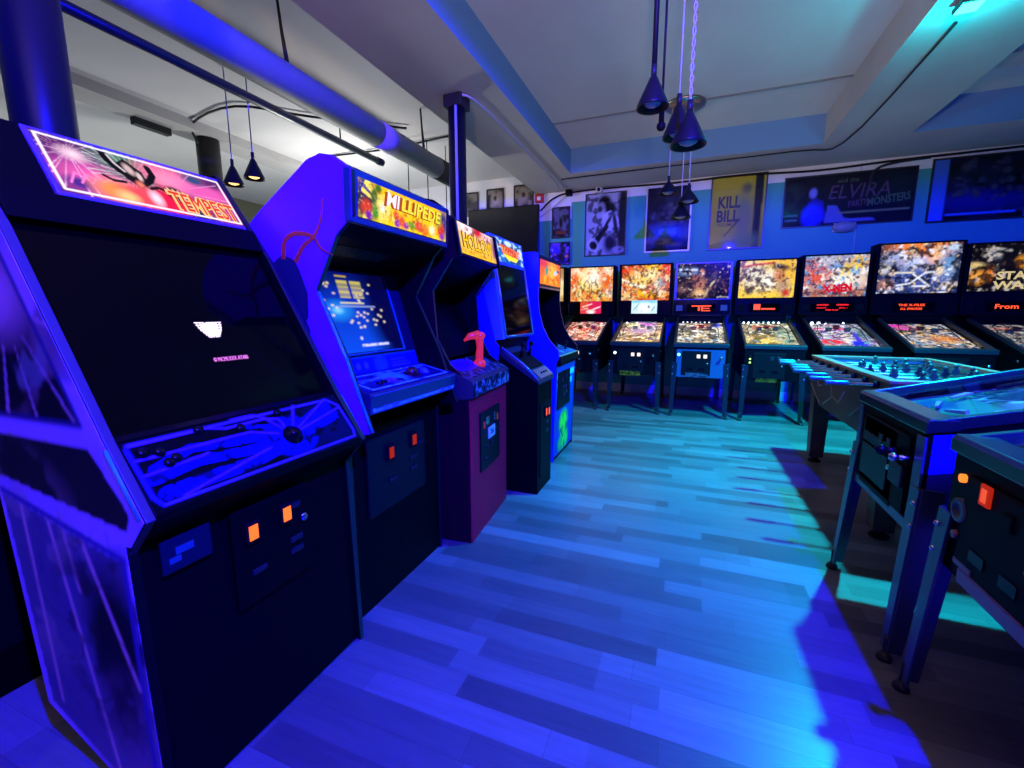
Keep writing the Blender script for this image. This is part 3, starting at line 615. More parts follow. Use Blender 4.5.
for p, q in (((-1.47, .73), (-1.44, .20)), ((-1.36, .71), (-1.22, .07)), ((-1.23, .68), (-1.09, .35)), ((-1.30, .69), (-1.27, .55))): a.line(sa([p, q]), .008, (220, 150, 150))
a.mott(21, 22, (10, 10, 24), .60, .06, .8, (.75, .27, .3, .2)).contour(22, 16, (14, 14, 30), .02, .7, (.7, .28, .4, .22))
a.line(sa([(-1.55, .755), (-1.08, .665), (-1.075, .02)]), .010, (60, 40, 120)).line(sa([(-1.58, .95), (-1.16, .95), (-1.375, 1.33)]), .008, (40, 30, 90))
sp = t.children[0]
convA = sa([(-1.047, .0), (-1.064, .682), (-1.10, .70), (-1.10, .93), (-1.565, .93), (-1.565, .75), (-1.518, .165), (-1.25, .055)])
yy = y0-.0015
artpanel('side_art', a, (bx0, yy, bz0), (bw, 0, 0), (0, 0, bh), sm, sp, sa([(-1.048, .0), (-1.066, .70), (-1.563, .70), (-1.518, .165), (-1.25, .055)]))
artpanel('side_art', a, (bx0, yy, bz0), (bw, 0, 0), (0, 0, bh), sm, sp, sa([(-1.065, .70), (-1.046, .701), (-.99, .765), (-1.092, .92), (-1.58, .92), (-1.563, .70)]))
artpanel('side_art', a, (bx0, yy, bz0), (bw, 0, 0), (0, 0, bh), sm, sp, sa([(-1.092, .92), (-1.348, 1.364), (-1.44, 1.49), (-1.56, 1.652), (-1.70, 1.645), (-1.765, 1.59), (-1.60, .92)]))
# coin door
MB().box(-1.062, -1.052, .715, .955, .40, .675).build('coin_door', black, t, .004); cdr = t.children[-1]
coin_slots(t, cdr, -1.052, [(.765, .607), (.872, .612)], coin_amber, .02, .03)
for y, z in ((.905, .622), (.905, .52), (.905, .485), (.78, .49)): MB().box(-1.053, -1.046, y-.022, y+.022, z-.008, z+.008).build('coin_return', dark_metal, cdr, .002)
MB().disc((-1.053, .935, .575), .012, .012, (1, 0, 0)).build('lock', chrome, cdr)
MB().box(-1.061, -1.055, .555, .665, .60, .68).build('instruction_plate', mat('navy_sticker', (.004, .008, .02), .5, spec=.1), t); pl = t.children[-1]
MB().box(-1.0555, -1.0545, .585, .625, .637, .655).box(-1.0555, -1.0545, .57, .595, .62, .634).build('sticker', mat('pale_blue_sticker', (.02, .08, .12), .5), pl)
# lower corner feet
MB().box(-1.30, -1.08, y0+.04, y1-.04, 0, .06).build('plinth', black, t)

# ---- dark cabinet behind the nearest one
t = thing('arcade_cabinet', 'plain dark cabinet back at the left edge, behind the nearest cabinet', 'arcade cabinet', (-2.25, .62, 0))
MB().prism([(-1.92, 0), (-1.92, 1.28), (-1.99, 1.38), (-2.45, 1.38), (-2.55, 1.2), (-2.6, .95), (-2.7, .9), (-2.6, .8), (-2.6, 0)], 'xz', .40, 1.06).build('cabinet_body', mat('flat_black', (.0008, .0008, .0008), .7, spec=.02), t, .004)
MB().box(-1.921, -1.912, .46, 1.0, .15, .7).build('rear_door', mat('dark_board', (.002, .002, .002), .6, spec=.05), t, .003)
MB().box(-1.915, -1.911, .55, .9, .75, .95).build('vent_grille', dark_metal, t)

# ---- violet-sided cabinet with yellow mushroom marquee
t = thing('arcade_cabinet', 'tall violet-sided arcade cabinet with yellow MILLIPEDE marquee and blue screen', 'arcade cabinet', (-1.4, 1.52, 0))
y0, y1 = 1.205, 1.835
P = [(-1.11, 0), (-1.11, .74), (-1.0, .765), (-1.09, 1.02), (-1.207, 1.262), (-1.104, 1.439), (-1.033, 1.497), (-1.027, 1.640), (-1.10, 1.69), (-1.153, 1.702), (-1.21, 1.69), (-1.444, 1.546), (-1.80, 1.28), (-1.80, 0)]
sidepanel(t, P, y0, .02, violet_paint); sidepanel(t, P, y1-.02, .02, black_side)
core = [(-1.12, 0), (-1.12, .74), (-1.2, .80), (-1.25, .93), (-1.38, 1.34), (-1.30, 1.385), (-1.12, 1.445), (-1.04, 1.49), (-1.036, 1.642), (-1.10, 1.68), (-1.2, 1.68), (-1.444, 1.536), (-1.79, 1.27), (-1.79, 0)]
MB().prism(core, 'xz', y0+.02, y1-.02).build('cabinet_body', black, t)
# forked antenna artwork on the violet side: a thin printed cut-out in dark rust over a black head
def curve_pts(pts, sub=6):
    P_ = [Vector((x, 0, z)) for x, z in pts]; out = []
    for i in range(len(P_)-1):
        p0, p1, p2, p3 = P_[max(i-1, 0)], P_[i], P_[i+1], P_[min(i+2, len(P_)-1)]
        for k in range(sub):
            q = k/sub; out.append(.5*((2*p1)+(p2-p0)*q+(2*p0-5*p1+4*p2-p3)*q*q+(3*p1-p0-3*p2+p3)*q**3))
    return out+[P_[-1]]
def ribbon(pts, w0, w1, y, th=.002):
    c = curve_pts(pts); n = len(c); L_ = []; R_ = []
    for i, p in enumerate(c):
        tt = (c[min(i+1, n-1)]-c[max(i-1, 0)]).normalized(); nn_ = Vector((-tt.z, 0, tt.x)); ww = (w0+(w1-w0)*i/(n-1))/2
        L_.append((p.x+nn_.x*ww, p.z+nn_.z*ww)); R_.append((p.x-nn_.x*ww, p.z-nn_.z*ww))
    b = MB()
    for i in range(n-1): b.prism([L_[i], L_[i+1], R_[i+1], R_[i]], 'xz', y-th, y)
    return b
from_px = lambda px, py, Y: None
sp = [c for c in t.children if c.name.startswith('side_panel')][0]
rust = mat('rust_ink', (.85, .07, .02), .5)
ant = [(-1.345, 1.372), (-1.335, 1.43), (-1.29, 1.455), (-1.23, 1.45), (-1.195, 1.435)]
ribbon(ant, .02, .012, y0).build('antenna_print', rust, sp)
ribbon([(-1.29, 1.36), (-1.25, 1.41), (-1.20, 1.44), (-1.165, 1.49), (-1.15, 1.56)], .020, .005, y0-.0005).build('antenna_print', rust, sp)
ribbon([(-1.195, 1.437), (-1.17, 1.40), (-1.12, 1.375)], .010, .003, y0-.001).build('antenna_print', rust, sp)
MB().prism([(-1.40, 1.36), (-1.35, 1.39), (-1.30, 1.37), (-1.275, 1.33), (-1.245, 1.25), (-1.25, 1.17), (-1.27, 1.14), (-1.31, 1.2), (-1.38, 1.3)], 'xz', y0-.0015, y0).build('head_print', mat('dark_navy_ink', (.012, .012, .05), .5), sp)
ribbon([(-1.265, 1.15), (-1.25, 1.12), (-1.255, 1.09)], .012, .006, y0).build('antenna_print', MATS['dark_navy_ink'], sp)
# monitor
MB().slab([(-1.20, y0+.021, .955), (-1.20, y1-.021, .955), (-1.325, y1-.021, 1.36), (-1.325, y0+.021, 1.36)], .02).build('bezel', mat('dark_blue_bezel', (.006, .008, .03), .2), t)
bz = t.children[-1]; b0 = Vector((-1.20, 0, .955)); dv = Vector((-.125, 0, .405)).normalized(); dn = Vector((0, 1, 0)).cross(dv)
a = Art(80, 96, (8, 40, 170), .8)
a.grad((16, 86, 225), (6, 16, 120)).blob(1.0, .6, .38, .9, (4, 6, 70), .3).blob(.22, .52, .14, .09, (40, 170, 235), .8).blob(.22, .52, .05, .03, (150, 235, 255), .8)  # dark right part is a reflection edge painted into the screen
rg = random.Random(12)
for k in range(40):
    u, v = rg.choice([(rg.uniform(.04, .25), rg.uniform(.45, .95)), (rg.uniform(.45, .85), rg.uniform(.3, .92)), (rg.uniform(.3, .7), rg.uniform(.3, .5))]); a.blob(u, v, .018, .014, (255, 236, 190), .2)
for k in range(9): a.rect(.30, .68+.025*k, .62, .68+.025*k+.015, (220, 205, 110)).rect(.44, .68, .48, .92, (10, 40, 150))
a.rect(.28, .60, .60, .625, (235, 225, 160)).rect(.25, .565, .75, .58, (150, 170, 200)).rect(.3, .94, .45, .955, (210, 180, 60)).rect(.40, .06, .80, .09, (240, 245, 255)).mott(5, 30, (14, 70, 200), .55, .04, .6, (.6, .07, .3, .05)).blob(.42, .17, .015, .02, (250, 250, 255), .3)
sw = y1-y0-.20; so = b0+Vector((0, y0+.075, 0))+dv*.075+dn*.002
artpanel('screen', a, so, (0, sw, 0), dv*.335, artmat('screen_lit', .85, .1), t)
MB().tube([so+Vector((0, -.01, 0))+dv*.34+dn*.004, so+Vector((0, -.01, 0))+dn*.004-dv*.008, so+Vector((0, sw+.01, 0))+dn*.004-dv*.008, so+Vector((0, sw+.01, 0))+dv*.34+dn*.004], .005, 6).build('screen_trim', mat('teal_line', (.02, .28, .25), .3), t)
a = Art(120, 24, (16, 26, 130), 5); a.blob(.52, .5, .07, .5, (30, 90, 235), .3).rect(0, .9, 1, 1, (14, 100, 90)).rect(0, 0, 1, .1, (14, 100, 90))
for k in range(4): a.blob(.1+.085*k, .55, .02, .16, (70, 90, 220), .4)
for k in range(3): a.rect(.64, .3+.16*k, .64+.25-.03*k, .36+.16*k, (70, 80, 200))
artpanel('instruction_strip', a, b0+Vector((0, y0+.035, 0))-dv*.03+dn*.003, (0, y1-y0-.07, 0), dv*.088, artmat('panel_print', 0, .45), t)
# control panel with striped front
MB().prism([(-1.12, .80), (-1.02, .825), (-1.012, .895), (-1.02, .903), (-1.20, .945), (-1.22, .80)], 'xz', y0+.022, y1+.004).build('control_panel', mat('navy_panel', (.01, .015, .06), .3), t, .004)
cp = t.children[-1]
a = Art(130, 40, (10, 12, 90), 3.4)
a.line([(.06, .1), (.95, .1), (.95, .85), (.06, .85), (.06, .1)], .05, (120, 210, 235)).line([(.1, .5), (.4, .62), (.9, .75)], .05, (90, 170, 230)).blob(.42, .5, .12, .34, (60, 170, 235), .3).blob(.62, .45, .08, .22, (60, 14, 20), .2).blob(.36, .35, .06, .16, (120, 60, 150), .3).blob(.42, .3, .04, .08, (8, 10, 60), .2).line([(.02, .6), (.3, .6), (.34, .75)], .05, (80, 140, 230)).mott(8, 10, (8, 10, 60), .62, .05, .8)
sl = Vector((-.175, 0, .041)); nn = Vector((0, 1, 0)).cross(sl).normalized(); base = Vector((-1.022, y0+.03, .9035))
artpanel('control_art', a, base+nn*.002, (0, y1-y0-.035, 0), sl, MATS['panel_print'], cp)
def cpp(u, v): return base+Vector((0, (y1-y0-.035)*u, 0))+sl*v+nn*.002
MB().ball(cpp(.62, .45)+Vector((0, 0, .004)), .028, 16).build('trackball', mat('maroon_ball', (.08, .01, .015), .15), cp)
for u, v in ((.80, .5), (.76, .38)): MB().ball(cpp(u, v), .02, 14, (1, 1, .6)).build('button', mat('blue_button', (.05, .1, .8), .3), cp)
for u, v in ((.2, .3), (.26, .35)): MB().lathe([(.013, 0), (.013, .006), (0, .007)], cpp(u, v), 12, nn).build('button', gloss_black, cp)
a = Art(130, 18, (8, 10, 60), 8)
a.line([(.02, .15), (.98, .15), (.98, .9), (.02, .9), (.02, .15)], .16, (120, 225, 240)).poly([(.10, .1), (.16, .9), (.22, .9), (.16, .1)], (90, 130, 250)).poly([(.19, .1), (.25, .9), (.32, .9), (.26, .1)], (90, 110, 250)).poly([(.78, .1), (.80, .9), (.88, .9), (.86, .1)], (110, 120, 250)).poly([(.9, .1), (.91, .9), (.95, .9), (.94, .1)], (90, 110, 250))
artpanel('front_stripe', a, (-1.0195, y0+.03, .828), (0, y1-y0-.035, 0), (.007, 0, .066), MATS['panel_print'], cp)
MB().tube([(-.998, y0, .77), (-1.09, y0, 1.02), (-1.2, y0+.004, 1.255)], .006, 6).build('edge_trim', MATS['teal_trim'], t)
MB().tube([(-1.12, y1-.012, .97), (-1.17, y1-.012, 1.15)], .005, 6).build('edge_trim', MATS['teal_trim'], t)
# marquee
z0, z1 = 1.498, 1.625; ya, yb = y0+.020, y1-.02; mb = Vector((-1.046, ya, z0)); mv = Vector((.010, 0, z1-z0))
MB().slab([(-1.037, ya-.022, z0-.02), (-1.037, yb+.018, z0-.02), (-1.030, yb+.018, z1+.022), (-1.030, ya-.022, z1+.022)], .03).build('marquee_frame', mat('teal_frame', (.01, .06, .08), .35), t, .004)
mb = Vector((-1.0345, ya+.01, z0+.002)); mv = Vector((.006, 0, z1-z0-.004)); mn = Vector((0, 1, 0)).cross(mv).normalized()
a = Art(190, 48, (246, 206, 30), 4.4)
a.grad((250, 214, 20), (236, 190, 20)).blob(.06, .45, .10, .6, (50, 40, 60), .4).blob(.05, .82, .06, .2, (40, 40, 130), .4).blob(.96, .6, .06, .5, (60, 50, 110), .5)
a.rays(.22, .42, 7, (255, 226, 90), .10, 3, 0, .9).blob(.22, .42, .06, .25, (255, 236, 120), .7).blob(.22, .42, .02, .09, (255, 255, 230), .6).rays(.8, .24, 8, (255, 220, 60), .10, 4, 0, .6).blob(.8, .24, .03, .12, (255, 250, 200), .7)
for u, v, ru, rv, c in ((.07, .3, .05, .2, (214, 60, 40)), (.14, .66, .03, .2, (50, 90, 30)), (.15, .25, .03, .2, (70, 140, 40)), (.09, .1, .03, .12, (120, 30, 150)), (.18, .9, .03, .12, (60, 110, 30)), (.42, .2, .04, .18, (230, 90, 40)), (.37, .12, .03, .12, (150, 40, 160)), (.55, .2, .06, .12, (96, 160, 30)), (.62, .24, .05, .16, (226, 70, 50)), (.70, .16, .05, .18, (240, 120, 30)), (.92, .35, .05, .25, (214, 50, 40)), (.94, .12, .03, .12, (150, 50, 170)), (.88, .6, .05, .2, (160, 150, 40)), (.47, .12, .03, .1, (160, 50, 150)), (.36, .35, .03, .12, (230, 80, 50))): a.blob(u, v, ru, rv, c, .35)
a.mott(3, 12, (190, 60, 30), .64, .05, .8, (.55, .3, .45, .35)) ; ink(a, 77, (120, 60, 10), (255, 250, 150), 7, 12, .5)
mp = artpanel('marquee', a, mb+mn*.003, (0, yb-ya-.02, 0), mv, MATS['marquee_backlit'], t)
Wm = yb-ya-.02
text('lettering', 'MILLIPEDE', .050, mb+Vector((0, Wm*.57, 0))+mv*.70+mn*.0042, (0, 1, 0), mv, glow('marquee_shadow', (190, 80, 20), .9), mp, .04, .15, width=Wm*.68)
text('lettering', 'MI', .048, mb+Vector((0, Wm*.325, 0))+mv*.72+mn*.0052, (0, 1, 0), mv, glow('marquee_white', (255, 246, 214), 1.0), mp, .02, .15, width=Wm*.14)
text('lettering', 'LLIPEDE', .048, mb+Vector((0, Wm*.665, 0))+mv*.72+mn*.0052, (0, 1, 0), mv, glow('marquee_lemon', (250, 240, 60), 1.0), mp, .02, .15, width=Wm*.50)
a = Art(60, 20, (6, 14, 20), 4); a.mott(4, 5, (20, 56, 36), .5, .1)
artpanel('header_art', a, (-1.245, y0+.09, 1.398), (0, .30, 0), (.07, 0, .026), MATS['panel_print'], t)
MB().box(-1.119, -1.108, 1.30, 1.70, .38, .70).build('coin_door', mat('black_door', (.005, .006, .008), .35, spec=.1), t, .004); cdr = t.children[-1]
coin_slots(t, cdr, -1.108, [(1.436, .619), (1.60, .63)], coin_amber_dark, .022, .034)
for y, z in ((1.60, .55), (1.60, .5), (1.45, .5), (1.66, .6)): MB().box(-1.108, -1.102, y-.025, y+.025, z-.008, z+.008).build('coin_return', dark_metal, cdr, .002)

# ---- purple-fronted cabinet with the red flight stick
t = thing('arcade_cabinet', 'purple-fronted arcade cabinet with red flight stick and yellow HOLLOW marquee', 'arcade cabinet', (-1.4, 2.17, 0), R(5))
y0, y1 = 1.845, 2.445
P = [(-1.005, 0), (-1.005, .78), (-1.0, .85), (-1.10, .93), (-1.17, 1.06), (-1.185, 1.29), (-1.08, 1.44), (-1.03, 1.455), (-1.06, 1.625), (-1.15, 1.66), (-1.75, 1.66), (-1.75, 0)]
pur = mat('purple_laminate', (.62, .005, .03), .5, spec=.08); purd = mat('dark_purple_laminate', (.02, .004, .007), .45, spec=.1)
sidepanel(t, P, y0, .018, purd); sidepanel(t, P, y1-.018, .018, black_side)
MB().prism([(-1.015, 0), (-1.015, .77), (-1.2, .8), (-1.2, .9), (-1.34, 1.3), (-1.12, 1.43), (-1.05, 1.46), (-1.075, 1.62), (-1.15, 1.65), (-1.74, 1.65), (-1.74, 0)], 'xz', y0+.018, y1-.018).build('cabinet_body', black, t)
MB().box(-1.015, -.999, y0+.002, y1-.002, .0, .755).build('front_panel', pur, t, .003)
MB().slab([(-1.18, y0+.02, .95), (-1.18, y1-.02, .95), (-1.335, y1-.02, 1.30), (-1.335, y0+.02, 1.30)], .02).build('monitor_glass', mat('dull_screen', (.001, .001, .0015), .4, spec=.03), t)
MB().prism([(-1.03, .76), (-.985, .765), (-.982, .845), (-1.0, .862), (-1.18, .93), (-1.2, .76)], 'xz', y0-.004, y1+.004).build('control_panel', mat('grey_panel', (.03, .035, .04), .3), t, .003)
cp = t.children[-1]
a = Art(110, 40, (26, 30, 44), 3.2); a.mott(6, 9, (90, 110, 120), .58, .06, .9).blob(.32, .68, .24, .30, (96, 40, 210), .2).blob(.32, .68, .20, .22, (60, 24, 190), .3)
sl = Vector((-.175, 0, .0665)); nn = Vector((0, 1, 0)).cross(sl).normalized(); base = Vector((-1.002, y0, .863))
artpanel('control_art', a, base+nn*.002, (0, y1-y0, 0), sl, MATS['panel_print'], cp)
a = Art(120, 18, (24, 34, 44), 8); a.mott(9, 3, (120, 150, 160), .52, .06, .95).mott(19, 6, (16, 22, 30), .58, .05, 1)
artpanel('front_art', a, (-.9825, y0, .768), (0, y1-y0, 0), (.001, 0, .076), MATS['panel_print'], cp)
# flight stick
redp = mat('glowing_red_plastic', (.75, .03, .02), .3, emit=(.8, .03, .02), es=.55)  # plastic stick given a faint glow of its own; not a lamp
jb = base+Vector((0, (y1-y0)*.58, 0))+sl*.45+nn*.002
MB().lathe([(.034, 0), (.034, .012), (.026, .03), (0, .031)], jb, 18, nn).build('joystick_base', redp, cp)
jp = [jb+Vector((0, 0, .02)), jb+Vector((0, .004, .06)), jb+Vector((.004, .004, .10)), jb+Vector((.004, -.004, .135)), jb+Vector((.012, -.020, .165))]
js = MB().tube(jp, [.019, .021, .019, .021, .026], 14); js.ball(jb+Vector((.012, -.014, .165)), .028, 14, (1, 1.1, .8)); js.tube([jb+Vector((.006, -.02, .170)), jb+Vector((-.036, -.052, .162)), jb+Vector((-.062, -.07, .138))], [.026, .019, .006], 10)
js.build('joystick', redp, cp)
MB().disc(jb+Vector((.022, .006, .165)), .014, .008, (1, 0, .2)).build('trigger_button', gloss_black, cp)
t.location.y += .024
# marquee
ya, yb = y0+.012, y1-.075; mb = Vector((-1.034, ya, 1.466)); mv = Vector((-.026, 0, .146)); mn = Vector((0, 1, 0)).cross(mv).normalized()
MB().slab([mb-mv*.06-Vector((0, .015, 0)), mb-mv*.06+Vector((0, yb-ya+.015, 0)), mb+mv*1.06+Vector((0, yb-ya+.015, 0)), mb+mv*1.06-Vector((0, .015, 0))], .02).build('marquee_frame', gloss_black, t, .003)
a = Art(110, 50, (244, 176, 40), 2.6)
a.grad((250, 200, 40), (240, 190, 150)).blob(.5, .95, .16, .2, (214, 20, 50), .4).blob(.2, .9, .18, .2, (250, 235, 220), .5).blob(.85, .85, .2, .2, (236, 200, 190), .5).blob(1, .4, .08, .6, (120, 50, 110), .5).blob(.5, .1, .5, .12, (250, 190, 40), .5).mott(3, 8, (150, 40, 30), .6, .06, .9, (.5, .75, .6, .3)).mott(5, 14, (170, 90, 20), .6, .06, .8, (.5, .12, .6, .16))
mp = artpanel('marquee', a, mb+mn*.003, (0, yb-ya, 0), mv, MATS['marquee_backlit'], t)
text('lettering', 'HOLLOW', .078, mb+Vector((0, (yb-ya)*.48, 0))+mv*.46+mn*.0042, (0, 1, 0), mv, glow('marquee_brown', (96, 24, 10), .5), mp, .05, 0, width=(yb-ya)*.86)
text('lettering', 'HOLLOW', .072, mb+Vector((0, (yb-ya)*.48, 0))+mv*.46+mn*.0052, (0, 1, 0), mv, glow('marquee_amber', (255, 206, 20), 1.15), mp, .01, 0, width=(yb-ya)*.82)
MB().box(-.999, -.990, 1.965, 2.285, .34, .665).build('coin_door', mat('black_door', (.005, .006, .008), .35, spec=.1), t, .004); cdr = t.children[-1]
for y in (2.06, 2.19): MB().box(-.990, -.984, y-.025, y+.025, .585, .63).build('coin_slot', chrome, cdr, .002)
for y, m_ in ((2.015, coin_amber_dark), (2.235, coin_amber_dark)): MB().box(-.990, -.986, y-.008, y+.008, .575, .61).build('coin_light', mat('dim_red_light', (.1, .02, .02), .4, emit=(.3, .03, .02), es=.5), cdr)
MB().box(-.990, -.985, 2.075, 2.185, .50, .56).build('plate', mat('pale_plate', (.5, .5, .55), .4), cdr)
text('lettering', '25¢', .035, (-.9845, 2.13, .53), (0, 1, 0), (0, 0, 1), black_ink, cdr, .02)
for y, z in ((2.22, .52), (2.06, .46), (2.13, .47), (2.03, .40)): MB().disc((-.990, y, z), .011, .006, (1, 0, 0), 12).build('lock', dark_metal, cdr)

# ---- blue cabinet with the tall glass
t = thing('arcade_cabinet', 'blue arcade cabinet with tall leaning glass, sky blue marquee and protruding console', 'arcade cabinet', (-1.4, 2.88, 0))
y0, y1 = 2.57, 3.20
P = [(-1.12, .70), (-1.10, .98), (-1.13, 1.01), (-1.225, 1.42), (-1.175, 1.65), (-1.2, 1.665), (-1.72, 1.665), (-1.72, 0), (-1.12, 0)]
sidepanel(t, P, y0, .018, blue_paint); sidepanel(t, P, y1-.018, .018, blue_paint)
MB().prism([(-1.13, 0), (-1.13, .98), (-1.24, 1.40), (-1.20, 1.64), (-1.7, 1.65), (-1.7, 0)], 'xz', y0+.018, y1-.018).build('cabinet_body', black, t)
# thick blue hood around the glass
hb = Vector((-1.075, y0+.02, 1.02)); hv = Vector((-.10, 0, .66)); hn = Vector((0, 1, 0)).cross(hv).normalized(); HW = y1-y0-.04
MB().slab([hb, hb+Vector((0, HW, 0)), hb+Vector((0, HW, 0))+hv, hb+hv], .10).build('hood', mat('sky_blue_frame', (.10, .25, .75), .35), t, .006)
MB().slab([hb+Vector((0, .04, 0))+hv*.03+hn*.003, hb+Vector((0, HW-.04, 0))+hv*.03+hn*.003, hb+Vector((0, HW-.04, 0))+hv*.72+hn*.003, hb+Vector((0, .04, 0))+hv*.72+hn*.003], .003).build('screen_glass', screen_black, t)
b = MB()
for a0, a1 in (((.03, .02), (HW-.03, .02)), ((.03, .02), (.03, .73)), ((HW-.03, .02), (HW-.03, .73))):
    b.tube([hb+Vector((0, a0[0], 0))+hv*a0[1]+hn*.005, hb+Vector((0, a1[0], 0))+hv*a1[1]+hn*.005], .008, 8)
b.build('screen_trim', mat('satin_steel', (.4, .4, .45), .3, .8), t)
a = Art(90, 60, (30, 110, 190), 1.6)
a.mott(3, 4, (20, 70, 140), .5, .1).mott(8, 8, (190, 220, 230), .62, .05, .9).blob(.5, .88, .12, .12, (210, 240, 230), .3).poly([(.2, .75), (.3, .38), (.82, .30), (.88, .62), (.6, .72)], (240, 150, 90)).poly([(.28, .4), (.42, .15), (.72, .10), (.84, .32)], (250, 226, 40)).line([(.2, .72), (.55, .68), (.88, .6)], .05, (220, 60, 40)).line([(.27, .42), (.82, .32)], .05, (230, 70, 40)).blob(.1, .6, .05, .22, (230, 235, 235), .3).blob(.93, .55, .05, .2, (200, 220, 230), .3)
mp = artpanel('marquee', a, hb+Vector((0, .03, 0))+hv*.755+hn*.004, (0, HW-.06, 0), hv*.225, MATS['marquee_backlit'], t)
text('lettering', 'TAPPER', .036, hb+Vector((0, HW*.52, 0))+hv*.875+hn*.0065, (0, 1, -.12), hv, glow('marquee_orange', (226, 70, 40), 1.), mp, .03, 0, width=HW*.46)
# console
MB().prism([(-.855, 0), (-.855, .745), (-.90, .80), (-1.12, .93), (-1.15, .93), (-1.15, 0)], 'xz', 2.62, 2.93).build('console', black, t, .004)
MB().prism([(-.845, .735), (-.85, .765), (-.905, .815), (-1.10, .955), (-1.13, .95), (-1.10, .90)], 'xz', 2.61, 2.95).build('control_panel', mat('slate_panel', (.02, .025, .04), .3), t, .004)
cp = t.children[-1]
MB().slab([(-.848, 2.66, .772), (-.848, 2.93, .772), (-.905, 2.93, .822), (-.905, 2.66, .822)], .004).build('drip_plate', mat('brass_plate', (.45, .36, .28), .3, .7), cp); dp = cp.children[-1]
for k in range(3): MB().box(-.878, -.868, 2.74+.05*k, 2.752+.05*k, .79, .803).build('slot', rubber, dp)
MB().tube([(-.86, 2.615, .775), (-.95, 2.615, .86), (-1.10, 2.615, .965)], .008, 8).build('rail', mat('pale_blue_rail', (.15, .25, .5), .25, .5), cp)
MB().slab([(-.915, 2.64, .836), (-.915, 2.92, .836), (-1.05, 2.92, .93), (-1.05, 2.64, .93)], .012).build('pad', rubber, cp, .004)
for y in (2.70, 2.86): MB().tube([(-1.0, y, .90), (-.985, y, .97)], [.012, .01], 10).ball((-.984, y, .98), .018, 12).build('joystick', gloss_black, cp)
MB().box(-.857, -.848, 2.665, 2.89, .10, .60).build('coin_door', rubber, t, .004); cdr = t.children[-1]
coin_slots(t, cdr, -.848, [(2.75, .535), (2.81, .53)], glow('coin_salmon_light', (250, 90, 60), 1.2), .018, .035)
for z in (.40, .46): MB().box(-.848, -.843, 2.77, 2.82, z-.01, z+.01).build('coin_return', dark_metal, cdr)

# ---- last cabinet, orange marquee and pale blue front
t = thing('arcade_cabinet', 'farthest arcade cabinet of the row, orange marquee, pale blue front with green creature', 'arcade cabinet', (-1.3, 3.58, 0))
y0, y1 = 3.27, 3.90
arc = [(-1.07, 1.40), (-1.072, 1.30), (-1.06, 1.19), (-1.03, 1.08), (-.98, .985), (-.905, .90)]
P = [(-.935, 0), (-.92, .80), (-.90, .84), (-.905, .90)]+arc[::-1][1:]+[(-1.07, 1.63), (-1.10, 1.645), (-1.22, 1.645), (-1.65, 1.55), (-1.65, 0)]
sidepanel(t, P, y0, .018, blue_paint); sidepanel(t, P, y1-.018, .018, black_side)
MB().prism([(-.945, 0), (-.93, .80), (-1.15, .85), (-1.22, 1.1), (-1.25, 1.36), (-1.09, 1.39), (-1.08, 1.62), (-1.22, 1.635), (-1.64, 1.54), (-1.64, 0)], 'xz', y0+.018, y1-.018).build('cabinet_body', black, t)
MB().slab([(-1.10, y0+.02, .90), (-1.10, y1-.02, .90), (-1.24, y1-.02, 1.37), (-1.24, y0+.02, 1.37)], .02).build('monitor_glass', screen_black, t)
MB().prism([(-.90, .785), (-.885, .795), (-.89, .85), (-1.10, .91), (-1.12, .80)], 'xz', y0+.02, y1-.02).build('control_panel', rubber, t, .003); cp = t.children[-1]
a = Art(90, 34, (60, 90, 150), 3); a.mott(4, 6, (150, 170, 190), .55, .06).mott(14, 7, (16, 20, 40), .56, .06).rect(0, 0, 1, .1, (170, 160, 120))
sl = Vector((-.20, 0, .057)); nn = Vector((0, 1, 0)).cross(sl).normalized(); artpanel('control_art', a, Vector((-.892, y0+.02, .851))+nn*.002, (0, y1-y0-.04, 0), sl, MATS['panel_print'], cp)
for y in (3.42, 3.72):
    MB().tube([(-.97, y, .875), (-.965, y, .93)], .008, 8).ball((-.965, y, .94), .018, 12).build('joystick', gloss_black, cp)
a = Art(70, 90, (30, 66, 150), .8)
a.grad((20, 44, 140), (30, 66, 150)).rect(.05, .86, .95, .92, (110, 220, 230)).rect(.05, .76, .85, .82, (90, 200, 225)).rect(.05, .46, .66, .76, (26, 60, 150)).mott(6, 5, (14, 60, 90), .52, .08, .9, (.4, .22, .4, .3)).blob(.45, .34, .2, .12, (120, 220, 50), .4).blob(.45, .18, .12, .16, (110, 200, 60), .4).blob(.3, .1, .1, .08, (60, 160, 70), .5).blob(.62, .12, .1, .1, (90, 190, 60), .5).mott(17, 12, (20, 70, 60), .6, .05, .9, (.45, .22, .3, .3))
artpanel('front_art', a, (-.9375, y0+.02, .03), (0, y1-y0-.04, 0), (.0185, 0, .74), MATS['panel_print'], t)
MB().box(-.936, -.915, 3.32, 3.70, .42, .72).build('coin_door', mat('black_door', (.005, .006, .008), .35, spec=.1), t, .004); cdr = t.children[-1]
for y, z in ((3.45, .65), (3.58, .665), (3.5, .58), (3.56, .58), (3.5, .52), (3.58, .535)): MB().box(-.915, -.911, y-.02, y+.02, z-.014, z+.014).build('coin_slot', chrome, cdr, .002)
a = Art(60, 60, (246, 110, 40), 1.6)
a.grad((250, 130, 30), (240, 90, 50)).blob(.55, .6, .25, .4, (255, 190, 60), .7).blob(.3, .62, .07, .22, (60, 150, 150), .3).blob(.76, .6, .13, .09, (190, 210, 225), .3, 25).blob(.86, .68, .06, .06, (50, 70, 120), .3).blob(.05, .9, .3, .2, (220, 60, 90), .5)
